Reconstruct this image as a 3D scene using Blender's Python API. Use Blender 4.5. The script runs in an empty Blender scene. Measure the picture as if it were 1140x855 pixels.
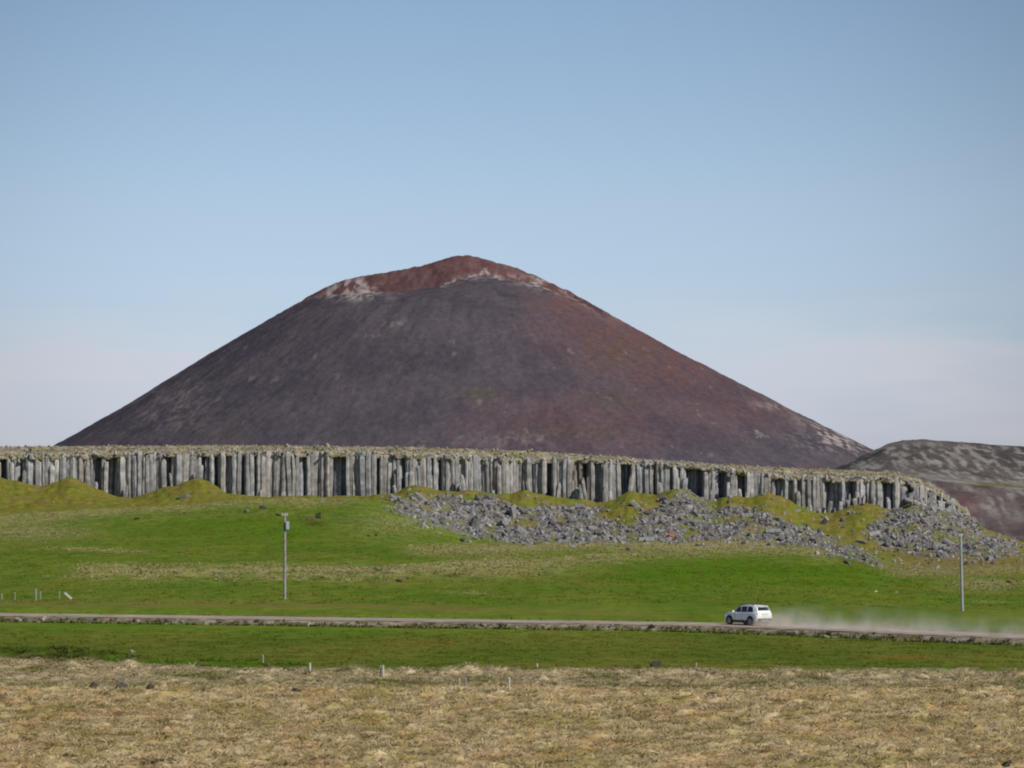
import bpy, bmesh, math, random
import numpy as np
from mathutils import Vector, Matrix

rng = np.random.default_rng(7)
random.seed(7)
SC = bpy.context.scene
COL = SC.collection
F = 4050.0          # focal length in pixels of a 1140 px wide picture
CX, HY = 570.0, 540.0   # principal column, horizon row of the survey used to lay the valley out
R = math.radians

# ------------------------------------------------------------------ helpers
def hash2(ix, iy, seed):
    h = (ix.astype(np.int64) * 374761393 + iy.astype(np.int64) * 668265263 + seed * 974634777) & 0xFFFFFFFF
    h = ((h ^ (h >> 13)) * 1274126177) & 0xFFFFFFFF
    h = h ^ (h >> 16)
    return (h & 0xFFFFFF) / float(0x1000000)

def vn(x, y, seed=0):
    x = np.asarray(x, float); y = np.asarray(y, float)
    ix = np.floor(x); iy = np.floor(y)
    fx = x - ix; fy = y - iy
    fx = fx * fx * fx * (fx * (fx * 6 - 15) + 10); fy = fy * fy * fy * (fy * (fy * 6 - 15) + 10)
    def g(dx, dy):
        a = hash2(ix + dx, iy + dy, seed) * 2 * np.pi
        return np.cos(a) * (x - ix - dx) + np.sin(a) * (y - iy - dy)
    a = g(0, 0) * (1 - fx) + g(1, 0) * fx
    b = g(0, 1) * (1 - fx) + g(1, 1) * fx
    return (a * (1 - fy) + b * fy) * 1.5

def fbm(x, y, o=4, seed=0, gain=.5):
    s = 0; a = 1.0; t = 0
    x = np.asarray(x, float); y = np.asarray(y, float)
    for k in range(o):
        s = s + a * vn(x * 2 ** k + 17.3 * k, y * 2 ** k - 9.1 * k, seed + k); t += a; a *= gain
    return s / t

def sst(a, b, x):
    t = np.clip((np.asarray(x, float) - a) / (b - a), 0, 1)
    return t * t * (3 - 2 * t)

def lerp(a, b, t):
    return a + (b - a) * t

def mesh_np(name, v, f, col=None, smooth=True, crease=None):
    me = bpy.data.meshes.new(name)
    v = np.ascontiguousarray(v, dtype=np.float32); f = np.ascontiguousarray(f, dtype=np.int32)
    n, k = f.shape
    me.vertices.add(len(v)); me.vertices.foreach_set('co', v.ravel())
    me.loops.add(n * k); me.loops.foreach_set('vertex_index', f.ravel())
    me.polygons.add(n); me.polygons.foreach_set('loop_start', np.arange(0, n * k, k, dtype=np.int32))
    me.polygons.foreach_set('use_smooth', np.full(n, smooth, dtype=bool))
    me.update(calc_edges=True)
    if col is not None:
        c = np.ones((len(v), 4), np.float32); c[:, :3] = col
        at = me.attributes.new('Col', 'FLOAT_COLOR', 'POINT'); at.data.foreach_set('color', c.ravel())
    return me

def link(name, me, mat, parent=None):
    o = bpy.data.objects.new(name, me); COL.objects.link(o)
    if mat is not None and not me.materials:
        me.materials.append(mat)
    if parent is not None:
        o.parent = parent
    return o

def grid_faces(nr, nc):
    i = np.arange(nr - 1)[:, None] * nc + np.arange(nc - 1)[None, :]
    i = i.ravel()
    return np.stack([i, i + 1, i + nc + 1, i + nc], 1)

def tag(o, label=None, cat=None, group=None, kind=None):
    if label: o['label'] = label
    if cat: o['category'] = cat
    if group: o['group'] = group
    if kind: o['kind'] = kind
    return o

def empty(name, loc, rz=0.0):
    o = bpy.data.objects.new(name, None); COL.objects.link(o)
    o.location = loc; o.rotation_euler = (0, 0, rz); o.empty_display_size = .3
    return o

def bm_obj(name, bm, mat, parent=None, smooth=False):
    me = bpy.data.meshes.new(name)
    bmesh.ops.recalc_face_normals(bm, faces=bm.faces)
    bm.to_mesh(me); bm.free()
    for p in me.polygons: p.use_smooth = smooth
    return link(name, me, mat, parent)

# ------------------------------------------------------------------ materials
def new_mat(name):
    m = bpy.data.materials.new(name); m.use_nodes = True
    nt = m.node_tree; nt.nodes.clear()
    out = nt.nodes.new('ShaderNodeOutputMaterial')
    return m, nt, out

def N(nt, t, **kw):
    n = nt.nodes.new(t)
    for k, v in kw.items():
        if k in n.inputs: n.inputs[k].default_value = v
        else: setattr(n, k, v)
    return n

def attr_mat(name, noise=((1.0, .25),), bump=0.0, bscale=4.0, rough=1.0, stretch=(1, 1, 1), tint=None, spec=.0, bdist=.1):
    """vertex colour 'Col' times a few octaves of object-space noise, with bump"""
    m, nt, out = new_mat(name)
    b = N(nt, 'ShaderNodeBsdfPrincipled'); b.inputs['Roughness'].default_value = rough
    b.inputs['Specular IOR Level'].default_value = spec
    nt.links.new(b.outputs[0], out.inputs[0])
    at = N(nt, 'ShaderNodeAttribute', attribute_name='Col')
    tc = N(nt, 'ShaderNodeTexCoord')
    mp = N(nt, 'ShaderNodeMapping'); mp.inputs['Scale'].default_value = stretch
    nt.links.new(tc.outputs['Object'], mp.inputs[0])
    cur = at.outputs['Color']
    for sc_, amt in noise:
        nz = N(nt, 'ShaderNodeTexNoise', Scale=sc_, Detail=5.0, Roughness=.6)
        nt.links.new(mp.outputs[0], nz.inputs['Vector'])
        mr = N(nt, 'ShaderNodeMapRange'); mr.inputs['From Min'].default_value = .28; mr.inputs['From Max'].default_value = .72
        mr.inputs['To Min'].default_value = 1 - amt; mr.inputs['To Max'].default_value = 1 + amt
        nt.links.new(nz.outputs['Fac'], mr.inputs['Value'])
        mx = N(nt, 'ShaderNodeVectorMath', operation='SCALE')
        nt.links.new(cur, mx.inputs[0]); nt.links.new(mr.outputs[0], mx.inputs['Scale'])
        cur = mx.outputs[0]
    nt.links.new(cur, b.inputs['Base Color'])
    if bump:
        nz = N(nt, 'ShaderNodeTexNoise', Scale=bscale, Detail=6.0, Roughness=.65)
        nt.links.new(mp.outputs[0], nz.inputs['Vector'])
        bp = N(nt, 'ShaderNodeBump', Strength=bump, Distance=bdist)
        nt.links.new(nz.outputs['Fac'], bp.inputs['Height']); nt.links.new(bp.outputs[0], b.inputs['Normal'])
    return m

def flat_mat(name, col, rough=.5, metal=0.0, var=.12, scale=6.0, spec=.5, coat=0.0):
    m, nt, out = new_mat(name)
    b = N(nt, 'ShaderNodeBsdfPrincipled'); b.inputs['Roughness'].default_value = rough
    b.inputs['Metallic'].default_value = metal; b.inputs['Specular IOR Level'].default_value = spec
    b.inputs['Coat Weight'].default_value = coat
    nt.links.new(b.outputs[0], out.inputs[0])
    tc = N(nt, 'ShaderNodeTexCoord'); nz = N(nt, 'ShaderNodeTexNoise', Scale=scale, Detail=4.0)
    nt.links.new(tc.outputs['Object'], nz.inputs['Vector'])
    rp = N(nt, 'ShaderNodeValToRGB')
    rp.color_ramp.elements[0].position = .3; rp.color_ramp.elements[1].position = .7
    rp.color_ramp.elements[0].color = (*[c * (1 - var) for c in col], 1)
    rp.color_ramp.elements[1].color = (*[min(1, c * (1 + var)) for c in col], 1)
    nt.links.new(nz.outputs['Fac'], rp.inputs['Fac']); nt.links.new(rp.outputs['Color'], b.inputs['Base Color'])
    return m

def rock_mat(name, dark, light, scale=2.5, rand=.35):
    m, nt, out = new_mat(name)
    b = N(nt, 'ShaderNodeBsdfPrincipled', Roughness=.92); b.inputs['Specular IOR Level'].default_value = .15
    nt.links.new(b.outputs[0], out.inputs[0])
    tc = N(nt, 'ShaderNodeTexCoord'); nz = N(nt, 'ShaderNodeTexNoise', Scale=scale, Detail=6.0, Roughness=.65)
    nt.links.new(tc.outputs['Object'], nz.inputs['Vector'])
    rp = N(nt, 'ShaderNodeValToRGB')
    rp.color_ramp.elements[0].position = .3; rp.color_ramp.elements[1].position = .7
    rp.color_ramp.elements[0].color = (*dark, 1); rp.color_ramp.elements[1].color = (*light, 1)
    nt.links.new(nz.outputs['Fac'], rp.inputs['Fac'])
    oi = N(nt, 'ShaderNodeObjectInfo'); mr = N(nt, 'ShaderNodeMapRange')
    mr.inputs['To Min'].default_value = 1 - rand; mr.inputs['To Max'].default_value = 1 + rand
    nt.links.new(oi.outputs['Random'], mr.inputs['Value'])
    mx = N(nt, 'ShaderNodeVectorMath', operation='SCALE')
    nt.links.new(rp.outputs['Color'], mx.inputs[0]); nt.links.new(mr.outputs[0], mx.inputs['Scale'])
    nt.links.new(mx.outputs[0], b.inputs['Base Color'])
    bp = N(nt, 'ShaderNodeBump', Strength=.6, Distance=.08)
    nt.links.new(nz.outputs['Fac'], bp.inputs['Height']); nt.links.new(bp.outputs[0], b.inputs['Normal'])
    return m

def grass_mat(name):
    m, nt, out = new_mat(name)
    at = N(nt, 'ShaderNodeAttribute', attribute_name='Col')
    d = N(nt, 'ShaderNodeBsdfDiffuse'); t = N(nt, 'ShaderNodeBsdfTranslucent')
    tc = N(nt, 'ShaderNodeTexCoord'); nz = N(nt, 'ShaderNodeTexNoise', Scale=1.3, Detail=4.0)
    nt.links.new(tc.outputs['Object'], nz.inputs['Vector'])
    mr = N(nt, 'ShaderNodeMapRange'); mr.inputs['To Min'].default_value = .75; mr.inputs['To Max'].default_value = 1.25
    nt.links.new(nz.outputs['Fac'], mr.inputs['Value'])
    mx0 = N(nt, 'ShaderNodeVectorMath', operation='SCALE')
    nt.links.new(at.outputs['Color'], mx0.inputs[0]); nt.links.new(mr.outputs[0], mx0.inputs['Scale'])
    nt.links.new(mx0.outputs[0], d.inputs['Color']); nt.links.new(mx0.outputs[0], t.inputs['Color'])
    ge = N(nt, 'ShaderNodeNewGeometry'); va = N(nt, 'ShaderNodeVectorMath', operation='MULTIPLY_ADD')
    va.inputs[1].default_value = (.45, .45, .45); va.inputs[2].default_value = (0, 0, .6)
    nt.links.new(ge.outputs['Normal'], va.inputs[0]); vz = N(nt, 'ShaderNodeVectorMath', operation='NORMALIZE'); nt.links.new(va.outputs[0], vz.inputs[0])
    nt.links.new(vz.outputs[0], d.inputs['Normal'])
    mx = N(nt, 'ShaderNodeMixShader'); mx.inputs[0].default_value = .25
    nt.links.new(d.outputs[0], mx.inputs[1]); nt.links.new(t.outputs[0], mx.inputs[2])
    nt.links.new(mx.outputs[0], out.inputs[0])
    return m

M_GROUND = attr_mat('ground_cover', noise=((2.2, .28), (.35, .16)), bump=.5, bscale=5.0, bdist=.12)
M_PLATEAU = attr_mat('plateau_turf', noise=((1.2, .35), (.3, .2)), bump=.8, bscale=1.5, bdist=.4)
M_CONE = attr_mat('cinder', noise=((.5, .16), (.12, .10)), bump=.5, bscale=.12, bdist=3.0)
M_HILL = attr_mat('lava_hill', noise=((.15, .22), (.04, .12)), bump=.6, bscale=.15, bdist=3.0)
M_COLUMN = attr_mat('basalt', noise=((2.2, .22), (.5, .16)), bump=.8, bscale=2.4, stretch=(1.2, 1.2, .8), bdist=.2)
M_SCREE = attr_mat('scree_stone', noise=((1.5, .3),), bump=.7, bscale=2.5)
M_GRASS = grass_mat('grass_blade')
M_ROCK = rock_mat('boulder_stone', (.10, .097, .095), (.26, .25, .243), rand=.4)
M_ROCK_DARK = rock_mat('dark_lava_stone', (.03, .028, .026), (.09, .08, .07))
M_ROCK_BROWN = rock_mat('bare_earth', (.07, .04, .025), (.20, .12, .075))
M_ROCK_RED = rock_mat('red_scoria', (.25, .07, .045), (.42, .14, .09))
M_ROCK_PALE = rock_mat('pale_stone', (.28, .25, .20), (.46, .42, .34))
M_VERGE = rock_mat('roadside_stone', (.12, .105, .085), (.36, .31, .25))

# ------------------------------------------------------------------ the valley floor
TX = np.array([-400, 0, 150, 280, 400, 450, 520, 600, 700, 800, 900, 960, 1000, 1060, 1100, 1140, 1500], float)
TY = np.array([340, 450, 550, 650, 750, 850, 900, 945], float)
TAB = np.array([
    [675, 640, 620, 602, 587, 580, 575, 555],
    [675, 640, 620, 603, 588, 577, 568, 540],
    [675, 641, 620, 602, 582, 566, 565, 553],
    [675, 642, 621, 600, 576, 557, 561, 552],
    [675, 643, 622, 600, 572, 553, 560, 553],
    [675, 643, 623, 604, 584, 566, 565, 551],
    [675, 644, 626, 614, 606, 598, 592, 551],
    [675, 645, 627, 616, 610, 606, 602, 553],
    [675, 645, 627, 616, 610, 606, 603, 556],
    [676, 645, 627, 616, 610, 605, 603, 560],
    [676, 646, 630, 619, 613, 608, 606, 568],
    [677, 648, 636, 630, 624, 619, 612, 566],
    [678, 652, 644, 641, 636, 628, 615, 568],
    [679, 655, 648, 643, 638, 630, 612, 574],
    [680, 656, 649, 644, 639, 630, 612, 591],
    [680, 656, 650, 645, 640, 630, 616, 606],
    [680, 656, 650, 646, 644, 642, 640, 640]], float)
# feet of the columns: grass fans bank up against the cliff
FOOTX = [-400, -60, 0, 35, 55, 78, 100, 122, 150, 172, 200, 222, 255, 300, 400, 440, 460, 480, 505, 530, 555, 585, 615, 650, 682, 700, 715, 738, 748, 765, 792, 812, 832, 850, 872, 905, 935, 948, 970, 996, 1012, 1050, 1075, 1100, 1140, 1500]
FOOTY = [545, 534, 530, 541, 543, 526, 540, 553, 557, 545, 540, 526, 553, 553, 553, 550, 536, 545, 549, 545, 553, 545, 553, 557, 562, 543, 550, 553, 541, 541, 566, 548, 558, 545, 552, 573, 573, 559, 560, 573, 557, 569, 577, 592, 606, 640]

_du = .4 / 780
uu = np.concatenate([np.linspace(-.80, -.30, 50, endpoint=False), np.linspace(-.30, -.185, 110, endpoint=False), np.linspace(-.185, .19, 735, endpoint=False), np.linspace(.19, .31, 110, endpoint=False), np.linspace(.31, .80, 50)])
NC = len(uu)
rowsY = np.concatenate([np.arange(96, 130, .5), np.arange(130, 240, .26), np.arange(240, 330, .6),
                        np.arange(330, 600, 1.3), np.arange(600, 966, 1.1), [966.5]])
NR = len(rowsY)
pxs = CX + F * uu
flatpx = HY + F * 11.3 / np.array([100, 200, 280, 310.])
Yn = np.concatenate([[100, 200, 280, 310], TY[:-1], [926], TY[-1:]])
cols = []
for j in range(len(TY)):
    cols.append(np.interp(pxs, TX, TAB[:, j]))
foot = np.interp(pxs, FOOTX, FOOTY)
_fm = np.convolve(np.pad(foot, 30, mode='edge'), np.hanning(61) / np.hanning(61).sum(), 'valid'); foot = _fm + (foot - _fm) * .66
foot = np.convolve(np.pad(foot, 8, mode='edge'), np.hanning(17) / np.hanning(17).sum(), 'valid') + 2.6 * fbm(pxs / 16, pxs * 0, 4, 3)
_nf = 3.2 * fbm(pxs / 22, pxs * 0 + 5, 3, 4)
mid = lerp(cols[-2], _fm, .58) + (foot - _fm) * .22 + _nf * .6
cols[-1] = foot; cols.insert(len(cols) - 1, mid)
TYm = np.concatenate([TY[:-1], [926], TY[-1:]])
tabZ = [np.full(NC, q) for q in (-11.3, -11.3, -11.85, -11.8)] + [(HY - c) * y / F for c, y in zip(cols, TYm)]
tabZ = np.array(tabZ)                               # (len(Yn), NC)
Z = np.empty((NR, NC))
for c in range(NC):
    Z[:, c] = np.interp(rowsY, Yn, tabZ[:, c])
# smooth the broken slopes (not the bank right at the cliff)
def blur_rows(Zb, n):
    for _ in range(n):
        Zb[1:-1] = (Zb[:-2] + 2 * Zb[1:-1] + Zb[2:]) / 4
    return Zb
far = rowsY > 325
Zs = blur_rows(Z.copy(), 160)
for _ in range(30):
    Zs[:, 1:-1] = (Zs[:, :-2] + 2 * Zs[:, 1:-1] + Zs[:, 2:]) / 4
w = sst(325, 360, rowsY) * (1 - sst(880, 905, rowsY))
Z = lerp(Z, Zs, w[:, None])
YY, UU = np.meshgrid(rowsY, uu, indexing='ij')
XX = UU * YY
PXv = CX + F * UU
# foreground hummocks, the low crest of the hay field and the damp strip behind it
Yb = np.interp(PXv, [-400, 0, 150, 300, 700, 1140, 1500], [250, 245, 236, 228, 228, 225, 225])
Ybn = Yb + 3.5 * fbm(XX / 7, YY / 16, 4, 5) + 3.0 * fbm(XX / 1.6, YY / 9, 3, 6)
crest = 195 + 2.5 * fbm(XX / 12, YY / 30, 2, 8)
fg = 1 - sst(-2, 2, YY - Ybn)
Z += .34 * np.exp(-((YY - crest + 4) / 9) ** 2) * (YY < crest) + np.where(YY >= crest, .34 * np.exp(-((4) / 9) ** 2) * np.exp(-((YY - crest) / 2.0) ** 2), 0)
Z -= .22 * sst(0, 5, YY - crest) * fg
hum = fbm(XX / 1.15, YY / 1.6, 3, 11)
hum2 = np.abs(fbm(XX / 3.3, YY / 4.2, 3, 21))
Z += fg * (.30 * hum + .26 * hum2)
Z += fg * (.55 * np.clip(fbm(XX / 2.1, YY / 3.2, 3, 13) + .05, 0, 1) * np.exp(-((YY - Yb + 5) / 7) ** 2) + .35 * np.clip(fbm(XX / 2.6, YY / 4, 3, 14), 0, 1))
Z += (1 - fg) * .04 * fbm(XX / 3, YY / 5, 3, 31) * (YY < 330)
Z += .55 * sst(150, 90, PXv) * np.exp(-((YY - Yb - 7) / 4.5) ** 2) * (1 + 1.1 * fbm(XX / 1.6, YY / 2.5, 3, 12)) if False else .5 * (1 - sst(100, 170, PXv)) * np.exp(-((YY - Yb - 7) / 4.5) ** 2) * (1 + 1.2 * fbm(XX / 1.6, YY / 2.5, 3, 12))
# banks and mounds in the home field
PY0 = HY - F * Z / YY
def band(px, py, pts, th):
    cy = np.interp(px, [p[0] for p in pts], [p[1] for p in pts], left=-999, right=-999)
    return np.exp(-((py - cy) / th) ** 2) * sst(pts[0][0] - 1, pts[0][0] + 60, px) * (1 - sst(pts[-1][0] - 60, pts[-1][0] + 1, px))
m_band1 = (.55 + .45 * sst(-.25, .2, fbm(XX / 17, YY / 40, 3, 45))) * band(PXv, PY0, [(60, 637), (180, 638), (300, 638), (420, 640), (520, 634), (620, 629), (720, 618), (820, 611), (960, 620)], 8) * (YY > 345)
Z += m_band1 * .5 * (1 + .8 * fbm(XX / 9, YY / 14, 3, 41)) + m_band1 * .3 * np.abs(fbm(XX / 2.6, YY / 5, 2, 44))
rough_far = sst(345, 480, YY)
Z += rough_far * (.5 * fbm(XX / 22, YY / 40, 4, 51) + .12 * fbm(XX / 2.4, YY / 4, 3, 52)) * (1 - sst(890, 930, YY))
Z += sst(700, 780, YY) * (.55 * fbm(XX / 6, YY / 9, 4, 61) + .25 * fbm(XX / 1.6, YY / 2.2, 3, 62)) * (1 - .3 * sst(900, 940, YY))
Z += sst(895, 915, YY) * (.45 * fbm(XX / 5, YY / 14, 3, 63) + .4 * fbm(XX / 1.5, YY / 3, 3, 64)) * (1 - sst(940, 947, YY))
# level the carriageway
ROAD = np.array([(72, 240), (55, 261), (38.5, 278), (19.4, 299.5), (9, 305.3), (0, 308.6), (-22, 316.5), (-47, 325), (-75, 333), (-110, 342)], float)
def catmull(P, n=40):
    out = []
    P = np.vstack([2 * P[0] - P[1], P, 2 * P[-1] - P[-2]])
    for i in range(1, len(P) - 2):
        for t in np.linspace(0, 1, n, endpoint=False):
            out.append(.5 * (2 * P[i] + (-P[i - 1] + P[i + 1]) * t + (2 * P[i - 1] - 5 * P[i] + 4 * P[i + 1] - P[i + 2]) * t * t + (-P[i - 1] + 3 * P[i] - 3 * P[i + 1] + P[i + 2]) * t ** 3))
    out.append(P[-2]); return np.array(out)
ROADC = catmull(ROAD)
ro = np.argsort(ROADC[:, 0])
yroad = np.interp(XX, ROADC[ro, 0], ROADC[ro, 1])
near_road = np.exp(-((YY - yroad) / 14) ** 2)
Z = lerp(Z, -12.06, near_road * (YY > 225) * sst(-1, 1, (yroad + 9) - YY + 2))
PY = HY - F * Z / YY

def cell(px):
    return np.clip(np.interp((px - CX) / F, uu, np.arange(NC)), 0, NC - 1.001)
def z_at(X, Y):
    X = np.asarray(X, float); Y = np.asarray(Y, float)
    c = np.clip(np.interp(X / Y, uu, np.arange(NC)), 0, NC - 1.001); i = c.astype(int); fc = c - i
    r = np.clip(np.interp(Y, rowsY, np.arange(NR)), 0, NR - 1.001); j = r.astype(int); fr = r - j
    return (Z[j, i] * (1 - fc) + Z[j, i + 1] * fc) * (1 - fr) + (Z[j + 1, i] * (1 - fc) + Z[j + 1, i + 1] * fc) * fr
def spot(px, py):
    """where the sight line of a survey bearing meets the valley floor"""
    i = int(round(cell(px))); c = PY[:, i]
    k = np.argmax(c <= py)
    if k == 0: k = NR - 2 if c[-1] > py else 1
    t = (c[k - 1] - py) / max(1e-6, (c[k - 1] - c[k])); t = min(1, max(0, t))
    Y = rowsY[k - 1] + (rowsY[k] - rowsY[k - 1]) * t
    X = (px - CX) / F * Y
    return float(X), float(Y), float(z_at(X, Y))

# ---- land cover, per vertex
C = lambda *a: np.array(a)[None, None, :]
n1 = fbm(XX / 14, YY / 34, 4, 71); n2 = fbm(XX / 3, YY / 9, 4, 72); n3 = fbm(XX / 1.0, YY / 2.2, 3, 73)
n4 = fbm(XX / 40, YY / 60, 3, 74)
col = np.zeros((NR, NC, 3))
green = lerp(C(.130, .168, .024), C(.095, .154, .018), sst(-.3, .3, n1)[..., None])
nf1 = fbm(XX / 1.7, YY / 9, 4, 75); nf2 = fbm(XX / 6, YY / 30, 4, 76)
green = green * (1 + .16 * n2 + .12 * n4 + .22 * nf1)[..., None]
green = lerp(green, C(.17, .155, .035), (sst(.12, .5, nf2) * .45)[..., None])
green = lerp(green, C(.055, .10, .010), (sst(.10, .45, fbm(XX / 7, YY / 24, 4, 77)) * .45 * sst(560, 700, YY))[..., None])
nearg = lerp(C(.124, .140, .025), C(.090, .126, .019), sst(-.25, .25, n1)[..., None]) * (1 + .12 * n2 + .16 * fbm(XX / 1.1, YY / 5, 4, 78))[..., None]
edge_dark = np.exp(-((YY - Ybn - 6) / 6) ** 2) * (PXv < 330)
bank_dark = (1 - sst(110, 180, PXv)) * np.exp(-((YY - Yb - 5) / 6) ** 2)
nearg = lerp(nearg, C(.062, .14, .008), (edge_dark * .7)[..., None])
nearg = lerp(nearg, C(.050, .066, .014), (np.clip(bank_dark * (.8 + n3), 0, 1) * .85)[..., None])
orange = np.exp(-((PXv - 1000) / 45) ** 2 - ((PY - 731) / 3.) ** 2) + .4 * np.exp(-((PXv - 470) / 60) ** 2 - ((PY - 716) / 6.) ** 2)
nearg = lerp(nearg, C(.20, .135, .03), np.clip(orange * .75, 0, 1)[..., None])
sel = sst(275, 300, YY)[..., None]
col = lerp(nearg, green, sel)
# brighter band of fertilised grass right of centre
br = sst(600, 760, PXv) * (1 - sst(1000, 1080, PXv)) * np.exp(-((PY - 635) / 22) ** 2)
br = br + .8 * np.exp(-((PXv - 300) / 160) ** 2 - ((PY - 590) / 16) ** 2)
col = lerp(col, C(.082, .152, .011), np.clip(br * .8, 0, 1)[..., None] * (YY > 330)[..., None])
# verge streak behind the road
vs = band(PXv, PY, [(-400, 670), (0, 671), (300, 673), (430, 675), (560, 679)], 3.0) * (YY > 320)
vs2 = band(PXv, PY, [(430, 679), (640, 681), (800, 688)], 2.4) * (YY > 310) * .5
col = lerp(col, C(.19, .145, .05), np.clip((vs + vs2) * .6 * (1 + n2), 0, 1)[..., None])
DRY = lerp(C(.27, .235, .085), C(.40, .34, .17), sst(-.25, .35, n3)[..., None])
def dry_mask():
    m = m_band1 * (.65 + 1.0 * n2)
    m += .9 * band(PXv, PY, [(60, 636), (200, 636), (330, 634), (440, 634), (520, 632)], 1.8) * (.7 + n2)
    m += .6 * band(PXv, PY, [(20, 641), (140, 642), (330, 645), (460, 647)], 2.0) * sst(-.1, .2, n2)
    m += band(PXv, PY, [(20, 610), (90, 611), (180, 616), (190, 612)], 2.2) * .7 * (n2 > -.1)
    m += band(PXv, PY, [(430, 613), (560, 611), (660, 606), (820, 606), (900, 610)], 5.5) * .75
    m += .5 * np.exp(-((PXv - 440) / 55) ** 2 - ((PY - 583) / 16) ** 2) * (.7 + n2)
    m += .6 * np.exp(-((PXv - 560) / 55) ** 2 - ((PY - 632) / 11) ** 2) * (.8 + n2)
    m += .75 * band(PXv, PY, [(-400, 578), (0, 577), (120, 568), (200, 562), (300, 556), (420, 556)], 7) * (.8 + n2)
    m += .55 * np.exp(-((PXv - 30) / 70) ** 2 - ((PY - 592) / 10) ** 2)
    m += .75 * band(PXv, PY, [(960, 628), (1000, 636), (1060, 634), (1140, 632), (1400, 632)], 7)
    m += .5 * np.exp(-((PXv - 1100) / 45) ** 2 - ((PY - 652) / 7) ** 2) + .5 * band(PXv, PY, [(1060, 671), (1110, 670), (1140, 671)], 1.8)
    m += band(PXv, PY, [(480, 659), (528, 660), (560, 661)], 1.6) * .8
    return np.clip(m, 0, 1) * (YY > 335)
dm = dry_mask()
col = lerp(col, DRY, (dm * .85)[..., None])
# turf slopes under the cliff
up = sst(855, 900, YY) * (YY > 700)
up = np.maximum(up, sst(0, 8, np.interp(PXv, [-400, 0, 150, 280, 420, 480, 520, 960, 1010, 1140, 1500], [575, 574, 563, 556, 556, 575, 598, 605, 633, 632, 632]) - PY) * (YY > 640))
OLIVE = lerp(C(.158, .148, .027), C(.182, .145, .045), sst(-.1, .4, fbm(XX / 5, YY / 14, 4, 81))[..., None])
OLIVE = lerp(OLIVE, C(.138, .155, .025), sst(.0, .35, fbm(XX / 7, YY / 12, 3, 82))[..., None])
OLIVE = OLIVE * (1 + .35 * fbm(XX / 1.5, YY / 4, 3, 83))[..., None]
col = lerp(col, OLIVE, up[..., None])
# earth and stone under the scree
POLY_A = [(438, 570), (446, 556), (478, 549), (500, 553), (520, 556), (548, 551), (560, 563), (600, 566), (640, 562), (668, 570), (684, 582), (700, 588), (722, 574), (742, 560), (758, 545), (778, 549), (795, 568), (822, 562), (845, 572), (878, 583), (925, 598), (965, 615), (990, 630), (960, 627), (905, 611), (850, 602), (700, 604), (560, 605), (505, 592), (462, 577)]
POLY_B = [(985, 574), (1000, 560), (1030, 560), (1056, 562), (1078, 580), (1105, 594), (1132, 606), (1138, 622), (1080, 624), (1010, 617), (978, 606), (962, 590), (975, 582)]
POLY_C = [(430, 552), (445, 556), (460, 575), (450, 576), (432, 568)]
def inpoly(px, py, poly):
    ins = np.zeros(px.shape, bool); j = len(poly) - 1
    for i in range(len(poly)):
        xi, yi = poly[i]; xj, yj = poly[j]
        cond = ((yi > py) != (yj > py)) & (px < (xj - xi) * (py - yi) / (yj - yi + 1e-9) + xi)
        ins ^= cond; j = i
    return ins
jx = 9 * fbm(XX / 9, YY / 12, 3, 91); jy = 5 * fbm(XX / 9, YY / 12, 3, 92)
sc_mask = (inpoly(PXv + jx, PY + jy, POLY_A) | inpoly(PXv + jx, PY + jy, POLY_B)) & (YY > 640)
sm = sc_mask.astype(float)
for _ in range(3):
    sm[1:-1, 1:-1] = (sm[:-2, 1:-1] + sm[2:, 1:-1] + sm[1:-1, :-2] + sm[1:-1, 2:] + 2 * sm[1:-1, 1:-1]) / 6
sm *= 1 - .85 * sst(.06, .3, fbm(XX / 7, YY / 9, 3, 93))
col = lerp(col, lerp(C(.12, .11, .10), C(.23, .21, .19), sst(-.3, .3, n3)[..., None]), (sm * .9)[..., None])
brn = np.exp(-((PXv - 1060) / 90) ** 2 - ((PY - 627) / 10) ** 2) * (YY > 600)
col = lerp(col, C(.19, .145, .055), np.clip(brn * .8, 0, 1)[..., None])
# bare soil hollows, and a shadow strip painted in beside the right pole
soil_shadow = band(PXv, PY, [(1046, 678.5), (1070, 678.5), (1096, 679)], 1.3) * (YY > 300) + .7 * np.exp(-((PXv - 505) / 9) ** 2 - ((PY - 641) / 2) ** 2)
soil_shadow += .8 * np.exp(-((PXv - 350) / 10) ** 2 - ((PY - 583) / 2.5) ** 2) + .5 * np.exp(-((PXv - 425) / 16) ** 2 - ((PY - 633) / 3) ** 2)
col = lerp(col, C(.035, .045, .012), np.clip(soil_shadow * .85, 0, 1)[..., None] * (YY > 300)[..., None])
# hay-coloured foreground
g1 = fbm(XX / 5, YY / 8, 4, 101)
hay = lerp(C(.365, .270, .120), C(.49, .385, .215), sst(-.3, .3, n3)[..., None])
hay = lerp(hay, C(.28, .225, .075), sst(.0, .35, g1)[..., None] * .75)
hay = lerp(hay, C(.38, .25, .115), sst(.05, .4, fbm(XX / 6, YY / 7, 3, 105))[..., None] * .6)
hay = lerp(hay, C(.40, .34, .21), (sst(195, 205, YY) * .6)[..., None])
gp = sst(.10, .34, fbm(XX / 4, YY / 9, 3, 103)) * (.3 + .75 * sst(193, 200, YY))
gp = np.maximum(gp, np.exp(-((PXv - 850) / 40) ** 2 - ((PY - 761) / 5) ** 2))
gp = np.maximum(gp, .9 * np.exp(-((PXv - 60) / 90) ** 2 - ((PY - 766) / 5) ** 2) * (YY > crest))
gp = np.maximum(gp, .85 * sst(0, 2, YY - crest) * (1 - sst(8, 16, YY - crest)) * sst(-.25, .15, fbm(XX / 7, YY / 12, 3, 106)))
hay = lerp(hay, C(.13, .135, .03), np.clip(gp * .75, 0, 1)[..., None])
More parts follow.
